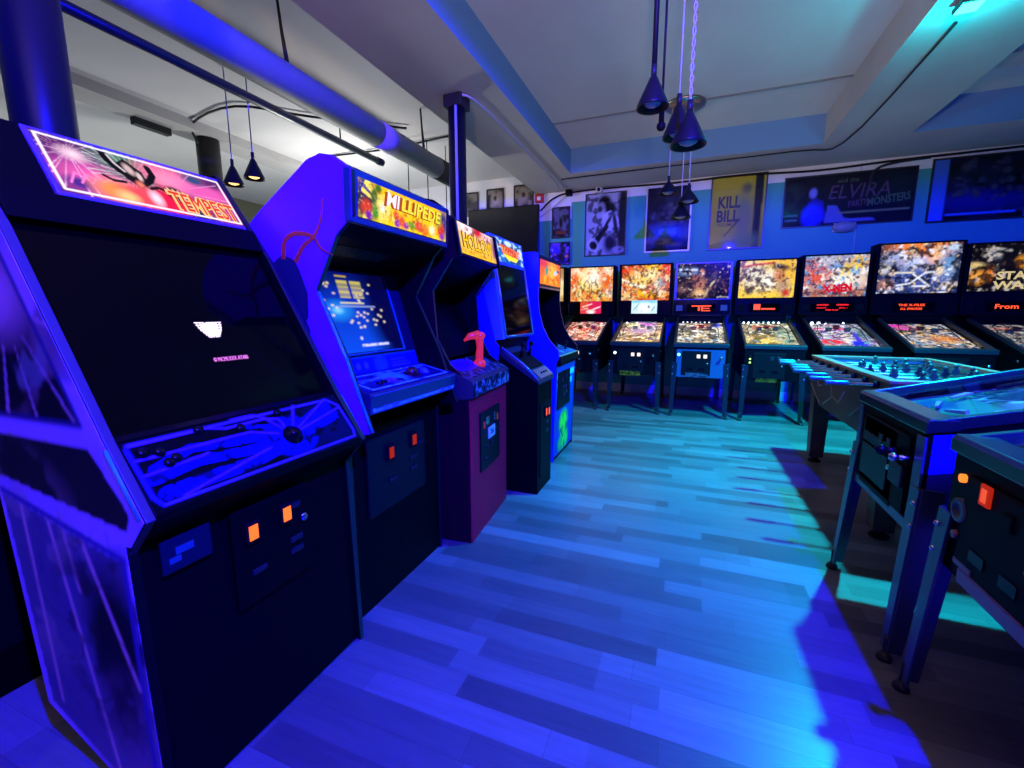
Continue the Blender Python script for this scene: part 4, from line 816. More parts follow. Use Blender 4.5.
for k, (u, v) in enumerate(((.2, .2), (.36, .23), (.5, .26), (.64, .25), (.78, .22))): a.line([(u, v-.12), (u+.02, v+.12)], .09, (240, 90, 20) if k % 2 else (255, 190, 30)).line([(u-.04, v+.1), (u+.08, v+.1)], .05, (255, 180, 30))
a.mott(5, 9, (200, 50, 40), .66, .05, .7)
MB().box(-1.09, -1.068, y0+.005, y1-.005, 1.385, 1.625).build('marquee_frame', gloss_black, t, .003)
artpanel('marquee', a, (-1.0665, y0+.03, 1.41), (0, y1-y0-.06, 0), (0, 0, .185), MATS['marquee_backlit'], t)
MB().prism([(-1.10, 1.37), (-1.066, 1.378), (-1.066, 1.39), (-1.10, 1.395)], 'xz', y0+.02, y1-.02).build('speaker_rail', chrome, t)

# ================================================================== PINBALL MACHINES
def leg(t, x, y, ztop, yfoot, xfoot, lm=None):
    sx = 1 if x > 0 else -1; sy = 1 if y > .5 else -1
    b = MB(); b.bar((x-sx*.018, y, ztop), (xfoot-sx*.012, yfoot, .03), .062, .040, .012, .010, (1, 0, 0)); b.bar((x+sx*.010, y-sy*.032, ztop), (xfoot+sx*.006, yfoot-sy*.022, .03), .012, .010, .062, .042, (1, 0, 0))
    L_ = b.build('leg', lm or leg_metal, t, .002)
    MB().tube([(xfoot, yfoot, .03), (xfoot, yfoot, .09)], .008, 8).lathe([(0, 0), (.024, 0), (.022, .012), (.008, .03), (0, .03)], (xfoot, yfoot, 0), 14).build('leveler', dark_metal, L_)
    for z in (ztop-.05, ztop-.13): MB().ball((x, y+sy*.010, z), .009, 10).build('bolt', chrome, L_)
def pinball(loc, rz, label, W=.57, bw=.69, ztop=1.85, glassart=None, pf=None, panel=None, front=None, start=None, slope=.28, body=None, group='pinball machines', rail=None, lights=(), zf=.835, coin=coin_white, speakers=True, backframe=None, pflit=1.5, extra=None, sideart=None, bz=None, gh=.47, inkc=((70, 40, 20),)):
    t = thing('pinball_machine', label, 'pinball machine', loc, rz, group, local=True)
    body = body or black; D = 1.22; yb = .985; zr = zf+slope*yb; x = W/2; bz = bz or zr+.045
    MB().prism([(0, .455), (0, zf-.03), (.05, zf-.055), (yb+.2, zf-.055+slope*(yb+.15)), (D, zf+.2), (D, .47)], 'yz', -x, x).build('cabinet', body, t, .004)
    cab = t.children[-1]
    rail = rail or dark_metal
    for s in (-1, 1):
        xx = s*x; b = MB(); b.add([(xx-s*.018, .02, zf-.028), (xx+s*.006, .02, zf-.028), (xx+s*.006, yb+.03, zr-.018), (xx-s*.018, yb+.03, zr-.018), (xx-s*.018, .02, zf+.012), (xx+s*.006, .02, zf+.012), (xx+s*.006, yb+.03, zr+.022), (xx-s*.018, yb+.03, zr+.022)], [(0,3,2,1),(4,5,6,7),(0,1,5,4),(1,2,6,5),(2,3,7,6),(3,0,4,7)])
        b.build('side_rail', rail, t, .003)
    for s in (-1, 1):
        MB().prism([(.02, zf-.07), (yb+.02, zr-.09), (yb+.02, zr-.01), (.02, zf-.02)], 'yz', s*(x-.016), s*x).build('side_board', body, t)
    MB().prism([(-.012, zf-.036), (-.012, zf), (-.004, zf+.012), (.07, zf+.016), (.075, zf-.02)], 'yz', -x-.008, x+.008).build('lockdown_bar', rail, t, .004)
    # playfield, its fittings and the cover glass
    sd = Vector((0, .90, slope*.90)); sn = Vector((1, 0, 0)).cross(sd).normalized(); po = Vector((-x+.022, .07, zf-.045+.07*slope*0))
    po = Vector((-x+.022, .075, zf-.052+.02)); art = pf
    P_ = artpanel('playfield', art, po, (W-.044, 0, 0), sd, artmat('playfield_lit_%d' % int(pflit*100), pflit, .25), t)
    def pp(u, v, l=0): return po+Vector(((W-.044)*u, 0, 0))+sd*v+sn*l
    rgl = random.Random(label)
    for k in range(3):
        u, v = .35+.17*k, .70+.08*(k % 2); MB().lathe([(.03, 0), (.03, .02), (.036, .026), (.036, .032), (0, .035)], pp(u, v), 14, sn).build('pop_bumper', mat('bumper_%d' % k, [(.10, .07, .05), (.12, .02, .015), (.10, .08, .06)][k], .4, spec=.2), P_)
    for s in (-1, 1):
        MB().bar(pp(.5+s*.17, .115, .014), pp(.5+s*.06, .08, .014), .014, .009, .016, .010, sn).build('flipper', mat('flipper_bat', (.30, .26, .18), .4), P_)
        MB().bar(pp(.5+s*.33, .25, .016), pp(.5+s*.25, .17, .016), .006, .006, .03, .012, sn).build('slingshot', mat('slingshot_plastic', (.5, .3, .2), .3), P_)
    rc = mat('ramp_wire', (.10, .09, .09), .25, .8)
    MB().tube([pp(.12, .35, .02), pp(.10, .6, .035), pp(.18, .82, .04), pp(.4, .92, .04), pp(.55, .88, .04)], .005, 8).build('ramp', rc, P_)
    MB().tube([pp(.86, .3, .02), pp(.88, .6, .035), pp(.80, .8, .04), pp(.62, .86, .04)], .005, 8).build('ramp', rc, P_)
    MB().box(-x+.03, x-.03, .068, .074, zf-.05, zf-.005).build('apron', mat('apron_card', (.06, .06, .08), .4), t)
    gq = [(-x+.02, .072, zf+.006), (x-.02, .072, zf+.006), (x-.02, yb, zr+.012), (-x+.02, yb, zr+.012)]
    MB().slab(gq, .004).build('cover_glass', glass, t)
    for (u, v, m_, r_) in lights: MB().ball(pp(u, v, .02), r_, 10).build('playfield_lamp', m_, P_)
    # backbox
    hb_ = bw/2
    MB().box(-hb_, hb_, yb, yb+.22, bz, ztop).build('backbox', backframe or black, t, .006); bb = t.children[-1]
    MB().box(-x+.03, x-.03, yb+.02, yb+.2, zf+.13, bz).build('neck', black, t)
    if glassart: ink(glassart, len(label)*3+7, *inkc)
    if glassart: artpanel('backglass', glassart, (-hb_+.035, yb-.003, ztop-.02-gh), (bw-.07, 0, 0), (0, 0, gh), artmat('backglass_lit', 1.12, .2), t)
    if glassart: MB().box(-hb_+.005, hb_-.005, yb-.012, yb+.001, bz+.005, ztop-.03-gh).build('speaker_panel', gloss_black, t, .003)
    if glassart and speakers:
        for s in (-1, 1):
            MB().box(s*(hb_-.08)-.04, s*(hb_-.08)+.04, yb-.016, yb-.011, bz+.06, bz+.135).build('speaker', mat('speaker_cloth_pale', (.10, .11, .13), .6) if backframe else mat('speaker_cloth', (.006, .006, .007), .8, spec=.03), t, .008)
    if panel: panel(t, yb, bz, ztop, hb_)
    # front
    cx = -.045
    MB().box(cx-.155, cx+.155, -.010, .002, .475, zf-.075).build('coin_door', rubber, t, .006); cdr = t.children[-1]
    for k in (-1, 1):
        MB().box(cx+.06+k*.035-.018, cx+.06+k*.035+.018, -.016, -.009, zf-.155, zf-.115).build('coin_slot', coin, cdr, .002)
    for k in (-1, 1): MB().box(cx+k*.06-.03, cx+k*.06+.03, -.013, -.009, .54, .57).build('coin_return', gloss_black, cdr)
    MB().disc((cx+.12, -.010, .62), .010, .008, (0, -1, 0), 12).build('lock', chrome, cdr)
    MB().tube([(x-.07, 0, zf-.14), (x-.07, -.05, zf-.14)], .009, 10).ball((x-.07, -.055, zf-.14), .016, 12).build('plunger', chrome, t)
    MB().disc((-x+.055, -.002, zf-.12), .017, .01, (0, -1, 0), 16).build('start_button', start or rubber, t) if start is not rubber else None
    for s in (-1, 1): MB().disc((s*x, .10, zf-.10), .014, .008, (s, 0, 0), 14).build('flipper_button', mat('flipper_red', (.3, .02, .02), .3), t)
    if front: front(t, x, zf)
    if sideart:
        for s in (-1, 1): sideart(cab, s, x, zf)
    for sx in (-1, 1):
        lm = steel_leg if rz else leg_metal
        leg(t, sx*(x+.004), -.005, .62, -.035, sx*(x+.012), lm); leg(t, sx*(x-.006), D+.004, .66, D+.02, sx*(x+.004), lm)
    return t

def pfart(base, cols, seed, darks=True, n=150):
    a = Art(110, 150, base, .6); a.mott(seed, 9, cols[0], .5, .08).mott(seed+1, 14, cols[1], .56, .05).mott(seed+2, 20, cols[2], .58, .05)
    if darks: a.mott(seed+4, 22, (46, 34, 38), .58, .05, .85)
    a.speck(n, seed+3, cols+[tuple(min(255, c+60) for c in cols[0])], .006, .020)
    a.contour(seed+6, 14, (24, 20, 26), .03, .8).contour(seed+7, 18, (255, 250, 240), .03, .7)
    return a
def display(t, yb, z0, z1, x0, x1, art): artpanel('display', art, (x0, yb-.0135, z0), (x1-x0, 0, 0), (0, 0, z1-z0), artmat('display_lit', 1.1, .2), t)

def text_panel(lines, m, w_, fill=(20, 6, 4)):
    def f(t, yb, bz, zt, hb):
        zc = bz+.095
        MB().box(-w_/2-.02, w_/2+.02, yb-.0145, yb-.0118, zc-.05, zc+.05).build('dot_matrix', screen_black, t); dmx = t.children[-1]
        for (s, h, dx, dz, ww) in lines: text('lettering', s, h, (dx, yb-.0155, zc+dz), (1, 0, 0), (0, 0, 1), m, dmx, .02, 0, width=ww)
    return f
def blocks_panel(rects, m):
    def f(t, yb, bz, zt, hb):
        MB().box(-.17, .17, yb-.0145, yb-.0118, bz+.045, bz+.145).build('dot_matrix', screen_black, t); dmx = t.children[-1]; b = MB()
        for x0, x1, z0, z1 in rects: b.box(x0, x1, yb-.0155, yb-.0145, bz+z0, bz+z1)
        b.build('lit_dots', m, dmx)
    return f
def lcd(art, w_, h):
    def f(t, yb, bz, zt, hb): display(t, yb, bz+.025, bz+.025+h, -w_/2, w_/2, art)
    return f
def strip(cols, z0=.475, z1=.53, w_=.24, es=.5, name='front_badge', seed=5):
    def f(t, x, zf):
        a = Art(40, 10, cols[0], 5); a.mott(seed, 4, cols[1], .5, .08).mott(seed+2, 5, (8, 12, 16), .56, .05)
        artpanel(name, a, (-.045-w_/2, -.0115, z0-.03), (w_, 0, 0), (0, 0, z1-z0), artmat('badge_lit', es, .4), t)
    return f
G = 'pinball machines along the back wall'
YR = 5.415
# hidden machine at the far left: only a sliver shows
a = Art(20, 20, (240, 214, 150)); a.mott(3, 4, (190, 150, 90), .55, .1)
pinball((-2.02, YR, 0), 0, 'pinball machine mostly hidden behind the orange marquee, cream backglass sliver showing', glassart=a, pf=pfart((120, 90, 80), [(200, 190, 180), (150, 60, 50), (90, 80, 90)], 60), group=G)
# 1
a = Art(84, 60, (246, 150, 50), 1.4)
a.blob(.5, .6, .4, .45, (255, 214, 90), .7).blob(.3, .55, .12, .2, (255, 222, 60), .6).blob(.55, .72, .2, .26, (255, 252, 226), .6).blob(.85, .65, .14, .3, (236, 100, 20), .5).blob(.08, .6, .1, .4, (240, 100, 40), .5).blob(.15, .9, .14, .1, (255, 226, 190), .6).blob(.9, .92, .12, .1, (250, 230, 200), .6).blob(.92, .3, .08, .12, (190, 180, 190), .5)
a.mott(3, 6, (240, 110, 40), .60, .05, .8).mott(5, 9, (255, 240, 190), .66, .05, .8).mott(6, 10, (180, 60, 30), .62, .04, .9, (.5, .2, .7, .35)).mott(16, 14, (110, 70, 20), .63, .04, .9, (.5, .3, .7, .5)).mott(11, 14, (220, 230, 160), .66, .04, .8, (.5, .2, .6, .3)).line([(.32, .3), (.34, .55), (.40, .62), (.46, .5), (.46, .2)], .03, (150, 110, 40)).line([(.5, .5), (.52, .2), (.62, .25)], .025, (130, 90, 30))
l = Art(40, 24, (214, 30, 80), 1.7); l.poly([(0, 0), (.42, 0), (.38, 1), (0, 1)], (224, 80, 50)).line([(.1, .55), (.55, .8)], .08, (255, 230, 220)).line([(.62, .35), (1, .6)], .10, (255, 230, 230)).blob(.5, .12, .2, .2, (255, 236, 230), .4).line([(0, .3), (.35, .45)], .08, (240, 200, 190)).mott(4, 5, (236, 30, 90), .62, .05, .8)
pinball((-1.30, YR, 0), 0, 'pinball machine with pale orange explosion backglass and pink-red screen', bw=.67, ztop=1.845, glassart=a, pf=pfart((150, 60, 54), [(250, 225, 215), (214, 70, 60), (236, 170, 130)], 1), panel=lcd(l, .30, .17), group=G, speakers=False, front=strip([(60, 30, 40), (120, 40, 50)], es=.15))
# 2
a = Art(84, 60, (238, 100, 30), 1.5)
a.blob(.1, .9, .3, .2, (236, 60, 20), .6).blob(.9, .9, .2, .2, (236, 60, 20), .6).blob(.65, .92, .14, .12, (255, 210, 30), .6).blob(.42, .6, .3, .25, (255, 216, 110), .6).blob(.62, .74, .12, .12, (255, 240, 170), .5).line([(0, .58), (.3, .42), (.7, .36)], .12, (255, 246, 200)).blob(.6, .2, .4, .12, (250, 186, 20), .5).blob(.82, .42, .14, .22, (226, 220, 200), .4).blob(.85, .48, .07, .12, (150, 150, 160), .4).blob(.1, .1, .2, .12, (250, 214, 130), .6)
a.mott(3, 6, (214, 60, 20), .60, .05, .8).mott(5, 9, (255, 236, 180), .66, .05, .7).mott(16, 13, (130, 50, 20), .62, .04, .9).mott(26, 16, (60, 30, 20), .66, .04, .8)
l = Art(40, 24, (206, 240, 246), 1.8); l.blob(.5, .9, .6, .12, (120, 210, 230), .4).blob(.5, .4, .3, .4, (246, 252, 255), .5).line([(.1, .3), (.3, .75)], .06, (70, 150, 170)).line([(.8, .2), (.9, .5)], .06, (40, 100, 130)).blob(.68, .5, .04, .1, (50, 110, 140), .3).line([(.2, .2), (.25, .5)], .04, (90, 170, 190)).line([(.4, .1), (.42, .3)], .04, (120, 190, 200))
p = pfart((236, 214, 140), [(255, 246, 214), (230, 190, 110), (190, 120, 110)], 11); p.blob(.6, .93, .2, .12, (230, 70, 230), .6).blob(.25, .9, .14, .1, (255, 240, 170), .6).blob(.65, .1, .4, .12, (250, 200, 20), .5, 0, .8).mott(90, 13, (90, 50, 40), .58, .05, .8).blob(.5, .62, .3, .12, (200, 140, 200), .8, 0, .6)
pinball((-.56, YR, 0), 0, 'pinball machine with fiery orange backglass and pale ice-blue screen', bw=.70, ztop=1.85, glassart=a, pf=p, panel=lcd(l, .34, .18), start=glow('start_white', (220, 255, 235), 3), group=G, speakers=False, front=strip([(90, 170, 70), (150, 200, 90)], es=.35), lights=((.1, .93, white_lamp, .012), (.35, .95, white_lamp, .010)))
# 3
a = Art(90, 64, (20, 18, 30), 1.4)
a.mott(2, 5, (10, 10, 18), .5, .1).blob(.2, .78, .2, .10, (120, 150, 200), .6).line([(.05, .84), (.38, .82)], .06, (200, 220, 250)).blob(.2, .78, .11, .05, (16, 20, 60), .3).blob(.46, .82, .07, .1, (20, 16, 16), .3).blob(.47, .74, .05, .09, (220, 150, 120), .4).blob(.47, .71, .045, .02, (240, 240, 240), .3).poly([(.36, .2), (.42, .6), (.62, .68), (.74, .58), (.6, .2)], (34, 32, 44)).blob(.36, .52, .06, .14, (200, 110, 80), .5).blob(.45, .4, .1, .18, (190, 120, 80), .5).blob(.45, .15, .12, .12, (240, 190, 120), .5).blob(.12, .3, .1, .1, (110, 80, 80), .5).line([(.56, .12), (.66, .4), (.72, .5)], .05, (196, 176, 140)).line([(.70, .2), (.82, .62)], .03, (140, 110, 100)).line([(.85, .5), (.95, .2)], .04, (170, 100, 90)).blob(.72, .66, .05, .14, (60, 60, 80), .4)
a.mott(7, 10, (150, 96, 76), .64, .04, .9, (.4, .35, .5, .35)).mott(8, 15, (235, 210, 180), .74, .03, .9).mott(9, 14, (12, 12, 18), .58, .05, .9)
a.rect(.78, .03, .98, .07, (220, 220, 225), .5)
p = pfart((150, 140, 120), [(244, 240, 226), (190, 180, 170), (214, 190, 130)], 21); p.blob(.85, .9, .1, .1, (50, 80, 230), .5).rect(.35, .86, .7, .90, (230, 80, 50)).mott(91, 13, (40, 34, 30), .56, .05, .8)
bl = mat('blue_cabinet_front', (.012, .06, .13), .4)
def f3(t, x, zf):
    MB().box(-x+.03, x-.03, -.006, 0, .457, zf-.06).build('front_art', bl, t)
    a = Art(40, 12, (60, 170, 255), 4); a.mott(3, 4, (10, 30, 90), .55, .06)
    artpanel('front_badge', a, (-.15, -.0115, .46), (.24, 0, 0), (0, 0, .05), MATS['badge_lit'] if 'badge_lit' in MATS else artmat('badge_lit', .4, .4), t)
pinball((.165, YR, 0), 0, 'pinball machine with dark backglass, steel-edged backbox and orange dot display', bw=.70, ztop=1.845, glassart=a, pf=p, panel=blocks_panel([(-.12, .12, .115, .13), (-.04, -.015, .06, .115), (.0, .11, .055, .068), (.02, .1, .085, .098), (.0, .02, .055, .115)], dmd), start=glow('start_cyan', (120, 240, 255), 3), group=G, front=f3, inkc=((8, 8, 14), (150, 110, 90), 9, 16, .45), backframe=mat('steel_edge', (.10, .11, .22), .35, .5), lights=[(.1+.1*k, .965, white_lamp, .009) for k in range(7)], gh=.455)
# 4
a = Art(90, 64, (250, 208, 60), 1.45)
a.blob(.9, .8, .3, .3, (244, 190, 60), .6).blob(.4, .5, .2, .3, (255, 240, 190), .6).blob(.55, .45, .14, .2, (255, 252, 232), .7).blob(.22, .6, .2, .3, (236, 226, 190), .5).line([(.06, .84), (.3, .9), (.62, .93)], .06, (226, 90, 30)).mott(4, 8, (60, 56, 40), .60, .05, .95, (.25, .6, .35, .35)).mott(5, 11, (30, 28, 22), .63, .05, .9, (.3, .5, .45, .5)).blob(.2, .2, .08, .1, (70, 60, 40), .4).blob(.8, .3, .12, .22, (190, 150, 110), .5).blob(.72, .6, .1, .16, (214, 130, 70), .5).blob(.74, .82, .16, .07, (44, 34, 28), .5, -12).blob(.86, .12, .07, .1, (200, 60, 30), .4).line([(.38, .14), (.58, .16)], .05, (150, 110, 20)).rect(.4, .1, .56, .16, (236, 190, 30)).mott(15, 14, (110, 70, 24), .64, .04, .9)
p = pfart((140, 150, 120), [(236, 240, 210), (190, 190, 120), (200, 150, 110)], 31); p.blob(.4, .2, .35, .2, (236, 200, 50), .6, 0, .7).blob(.85, .4, .2, .4, (130, 170, 150), .6, 0, .6).rect(.3, .82, .8, .86, (226, 90, 80)).mott(92, 13, (40, 44, 34), .56, .05, .8)
def f4(t, x, zf):
    a = Art(40, 10, (60, 120, 60), 5); a.mott(6, 4, (130, 220, 100), .5, .08).mott(9, 6, (8, 14, 10), .55, .05)
    artpanel('front_badge', a, (-.16, -.0115, .44), (.2, 0, 0), (0, 0, .04), MATS['badge_lit'], t)
    for z in (.69, .65): MB().ball((-x+.055, -.004, z), .011, 10).build('front_lamp', glow('lime_lamp', (190, 250, 120), 2), t)
pinball((.895, YR, 0), 0, 'pinball machine with yellow backglass and row of white lamps over the playfield', bw=.68, ztop=1.85, glassart=a, pf=p, panel=blocks_panel([(-.12, -.045, .07, .14), (-.035, .12, .072, .09)], dmd), group=G, front=f4, lights=[(.08+.105*k, .965, white_lamp, .013) for k in range(8)], coin=dark_metal, gh=.455)
# 5
a = Art(96, 70, (236, 190, 150), 1.45)
a.grad((214, 150, 110), (150, 150, 180)).blob(.6, .4, .3, .2, (255, 250, 230), .6).blob(.62, .64, .14, .14, (250, 214, 40), .5).blob(.2, .5, .2, .2, (220, 90, 70), .5).blob(.85, .8, .14, .16, (240, 190, 60), .5).blob(.5, .72, .1, .14, (90, 150, 210), .5).blob(.35, .88, .2, .1, (190, 190, 205), .5).blob(.12, .8, .12, .14, (200, 90, 110), .5).blob(.8, .62, .07, .1, (90, 170, 220), .4).blob(.5, .08, .5, .08, (140, 70, 60), .5)
a.mott(3, 9, (250, 240, 225), .66, .05, .85).mott(5, 10, (200, 60, 60), .62, .05, .9, (.25, .4, .4, .5)).mott(6, 13, (60, 40, 70), .60, .05, .9).mott(7, 11, (250, 220, 80), .66, .04, .9, (.75, .7, .4, .4)).mott(8, 15, (80, 150, 200), .68, .04, .9)
p = pfart((60, 60, 110), [(170, 180, 220), (120, 60, 160), (220, 210, 200)], 41); p.blob(.72, .22, .14, .12, (30, 50, 236), .3).line([(.74, .3), (.78, .6)], .05, (70, 50, 210)).blob(.25, .28, .22, .08, (220, 40, 60), .3).blob(.2, .1, .16, .06, (240, 226, 60), .4).blob(.7, .06, .2, .05, (240, 150, 110), .5).rect(.1, .76, .3, .80, (210, 30, 120)).rect(.5, .76, .75, .81, (220, 30, 110)).blob(.9, .6, .1, .35, (60, 110, 120), .6, 0, .7)
pn5 = text_panel([('0000000', .018, -.10, .03, .12), ('0000000', .018, .10, .03, .12), ('CREDITS', .014, -.11, -.005, .10), ('BALL 1', .014, .11, -.005, .08), ('FREE PLAY', .015, .0, -.03, .13)], dmdred, .40)
p5 = pinball((1.61, YR, 0), 0, 'pinball machine with crowded multicolour backglass lettered X-MEN', bw=.70, ztop=1.875, glassart=a, pf=p, panel=pn5, group=G, lights=((.12, .95, white_lamp, .02), (.25, .95, white_lamp, .02), (.38, .95, white_lamp, .012), (.72, .95, white_lamp, .014)), coin=dark_metal, gh=.475, inkc=((70, 30, 50), (255, 246, 230), 11, 20, .5))
bg5 = [c for c in p5.children if c.name.startswith('backglass')][0]
text('lettering', 'X-MEN', .095, (.03, .985-.0062, 1.875-.40), (1, 0, .06), (-.06, 0, 1), glow('xred', (214, 10, 16), 1), bg5, .06, 0, width=.29)
# 6
a = Art(96, 70, (36, 36, 60), 1.4)
a.blob(.5, .95, .34, .3, (250, 130, 40), .5).blob(.72, .8, .12, .18, (246, 150, 60), .5).blob(.42, .78, .09, .16, (200, 140, 80), .4).blob(.4, .88, .08, .06, (60, 40, 30), .4).blob(.7, .72, .08, .12, (255, 190, 130), .5).blob(.45, .6, .16, .14, (200, 214, 255), .6).blob(.18, .72, .12, .14, (160, 170, 210), .5).blob(.08, .5, .06, .1, (210, 205, 200), .4).blob(.85, .5, .12, .3, (100, 150, 200), .6).blob(.5, .3, .35, .2, (70, 90, 170), .6).blob(.12, .16, .09, .13, (200, 140, 120), .4).blob(.9, .9, .08, .06, (190, 210, 230), .4).blob(.5, .04, .5, .05, (40, 60, 120), .5).blob(.75, .45, .06, .1, (250, 225, 180), .5).blob(.9, .16, .1, .06, (230, 210, 190), .5)
a.mott(4, 11, (240, 245, 255), .70, .04, .85).mott(5, 11, (16, 18, 40), .57, .05, .9).mott(6, 15, (230, 200, 160), .72, .04, .9)
a.line([(.25, .16), (.42, .2), (.6, .42), (.72, .42)], .03, (240, 245, 255)).line([(.42, .42), (.66, .14), (.45, .14)], .03, (240, 245, 255)).line([(.22, .42), (.45, .42)], .03, (240, 235, 210))
p = pfart((44, 40, 54), [(190, 190, 200), (240, 190, 120), (110, 110, 130)], 51); p.blob(.15, .93, .2, .06, (236, 60, 190), .5).blob(.3, .82, .12, .04, (226, 80, 190), .6).blob(.7, .45, .2, .1, (240, 140, 60), .6, 0, .7)
pn6 = text_panel([('THE X-FILES', .026, -.02, .022, .24), ('ALL EPISODES', .024, -.02, -.02, .20)], dmd, .34)
pinball((2.375, YR-.02, 0), 0, 'pinball machine with the tallest backbox and X-FILES in red dots', W=.60, bw=.79, ztop=1.965, glassart=a, pf=p, panel=pn6, group=G, speakers=False, coin=dark_metal, gh=.54, pflit=1.2, inkc=((12, 14, 34), (225, 230, 250), 9, 16, .6))
# 7
a = Art(96, 70, (10, 10, 16), 1.4)
a.mott(3, 5, (26, 24, 34), .55, .1).line([(.15, .75), (.3, .9), (.45, .85)], .05, (150, 150, 150)).blob(.3, .75, .06, .08, (90, 100, 110), .4).blob(.62, .62, .09, .12, (236, 150, 40), .4).line([(.64, .65), (.68, .95)], .025, (255, 214, 150)).line([(.55, .5), (.6, .6), (.68, .5)], .05, (220, 120, 40)).line([(.74, .55), (.9, .7), (.86, .95)], .03, (220, 215, 215)).blob(.1, .3, .12, .14, (240, 160, 60), .5).blob(.24, .36, .06, .16, (226, 130, 50), .4).blob(.05, .56, .1, .06, (220, 190, 120), .5).blob(.94, .4, .06, .2, (190, 120, 60), .5).blob(.78, .9, .06, .04, (220, 215, 200), .4)
a.mott(4, 9, (190, 180, 170), .66, .05, .9).mott(5, 12, (12, 10, 16), .56, .05, .9)
pn7 = text_panel([('From', .05, -.0, .0, .19)], dmd, .30)
p7 = pinball((3.165, YR-.02, 0), 0, 'pinball machine at the right end of the back row, lettered STAR WARS', W=.58, bw=.76, ztop=1.925, glassart=a, pf=pfart((30, 34, 44), [(120, 124, 130), (160, 150, 140), (60, 60, 90)], 71), panel=pn7, group=G, coin=dark_metal, gh=.49, pflit=1.0, inkc=((6, 6, 10), (130, 110, 90), 8, 14, .5))
bg7 = [c for c in p7.children if c.name.startswith('backglass')][0]
cw = glow('cream_letters', (226, 204, 140), .9)
text('lettering', 'STAR', .085, (.04, .985-.0062, 1.575), (1, 0, 0), (0, 0, 1), cw, bg7, .03, 0, width=.32)
text('lettering', 'WARS', .085, (.06, .985-.0062, 1.475), (1, 0, 0), (0, 0, 1), cw, bg7, .03, 0, width=.40)

# ---- the two machines on the right, side by side, backs to the right wall
teal_rail = mat('steel_rail', (.05, .10, .075), .24, .8)
def side_blue(cab, s, x, zf):
    b = MB(); pts = [(.012, .47), (.012, zf-.04), (.20, zf-.01), (.22, .70), (.26, .66), (.22, .62), (.27, .57), (.20, .52), (.17, .48)]
    b.prism(pts, 'yz', s*x, s*(x+.0015)).build('side_art', mat('bright_blue_art', (.01, .01, .5), .4), cab)
    b = MB(); b.prism([(.3, .62), (.5, .85), (.62, .70), (.8, .88), (.9, .66), (.6, .58)], 'yz', s*x, s*(x+.0012)).build('side_art', mat('pale_blue_art', (.2, .4, .8), .4), cab)
def frontA(t, x, zf):
    fm = mat('blue_front_frame', (.05, .07, .12), .35, .3)
    MB().box(-x, -x+.04, -.008, 0, .455, zf-.05).box(x-.055, x, -.008, 0, .455, zf-.05).box(-x, x, -.008, 0, .455, .49).build('front_frame', fm, t, .002)
    MB().box(-.215, .20, -.010, .001, .495, zf-.07).build('front_plate', rubber, t, .003)
    MB().box(-.19, .06, -.014, -.010, .66, .70).box(-.19, .06, -.014, -.010, .52, .65).build('hatch', mat('hatch_grey', (.008, .010, .012), .45, spec=.2), t, .003)
    MB().tube([(.14, -.01, .70), (.14, -.06, .70)], .013, 10).ball((.14, -.065, .70), .02, 12).build('knob', gloss_black, t)
    MB().box(.09, .19, -.02, -.01, .58, .66).build('latch_plate', dark_metal, t, .003)
a = pfart((40, 104, 56), [(70, 140, 76), (20, 40, 26), (60, 54, 40)], 81, n=50); a.rect(0, 0, 1, .24, (70, 150, 96)).blob(.25, .12, .2, .06, (30, 90, 100), .4).blob(.35, .42, .3, .16, (60, 56, 70), .5).blob(.6, .3, .12, .06, (150, 130, 110), .5).speck(14, 5, [(220, 210, 190), (200, 150, 90), (90, 90, 140)], .008, .022, (.2, .3, .9, .7))
mA = pinball((.735, 2.03, 0), R(-90), 'pinball machine on bright legs with steel rails, behind the one with the orange button', W=.575, pf=a, glassart=None, slope=.24, group='two pinball machines on the right', rail=teal_rail, pflit=.0, front=frontA, coin=dark_metal, sideart=side_blue, zf=.838, start=rubber)
def frontB(t, x, zf):
    MB().disc((-x+.07, -.004, .735), .012, .010, (0, -1, 0), 18).build('lit_button', glow('orange_button', (255, 130, 44), 1.5), t)
    MB().lathe([(.034, 0), (.034, .01), (.02, .012), (.02, .004), (0, .004)], (-x+.075, -.002, .645), 20, (0, -1, 0)).build('plunger_plate', mat('dark_bezel', (.05, .05, .06), .35), t)
    MB().disc((-x+.075, -.004, .575), .012, .01, (0, -1, 0), 14).build('lock', mat('dull_red', (.2, .05, .06), .4), t)
    MB().box(-.125, -.085, -.018, -.010, .70, .755).build('coin_light', coin_amber_dark, t, .003); cl = t.children[-1]
    MB().box(-.115, -.095, -.0195, -.0175, .71, .745).build('legend', glow('red_orange_glow', (255, 90, 50), .9), cl)
    MB().box(-.17, x-.05, -.014, .0, .458, .50).build('badge_strip', mat('purple_strip', (.16, .05, .16), .35), t, .004)
    MB().box(-.20, -.12, -.012, .0, .50, .515).build('badge_strip', mat('purple_strip', (.16, .05, .16), .35), t, .002)
a = pfart((50, 120, 100), [(70, 140, 120), (30, 80, 80), (50, 110, 100)], 85, n=40)
pinball((.735, 1.30, 0), R(-90), 'pinball machine at the right edge with round orange button and red coin light', W=.575, pf=a, glassart=None, slope=.22, group='two pinball machines on the right', rail=teal_rail, pflit=.0, front=frontB, coin=rubber, zf=.83, start=rubber)

# ================================================================== FOOSBALL TABLE
t = thing('foosball_table', 'dark wooden foosball table behind the steel-railed pinball machine', 'table', (1.32, 3.42, 0))
x0, x1, ya, yb = .955, 1.68, 2.685, 4.158
wood = noisy('dark_walnut', (.028, .012, .008), (.062, .03, .018), 3.0, .5, (1, .6, 4))
rim = noisy('light_rim_wood', (.34, .08, .05), (.44, .12, .08), 6, .4)
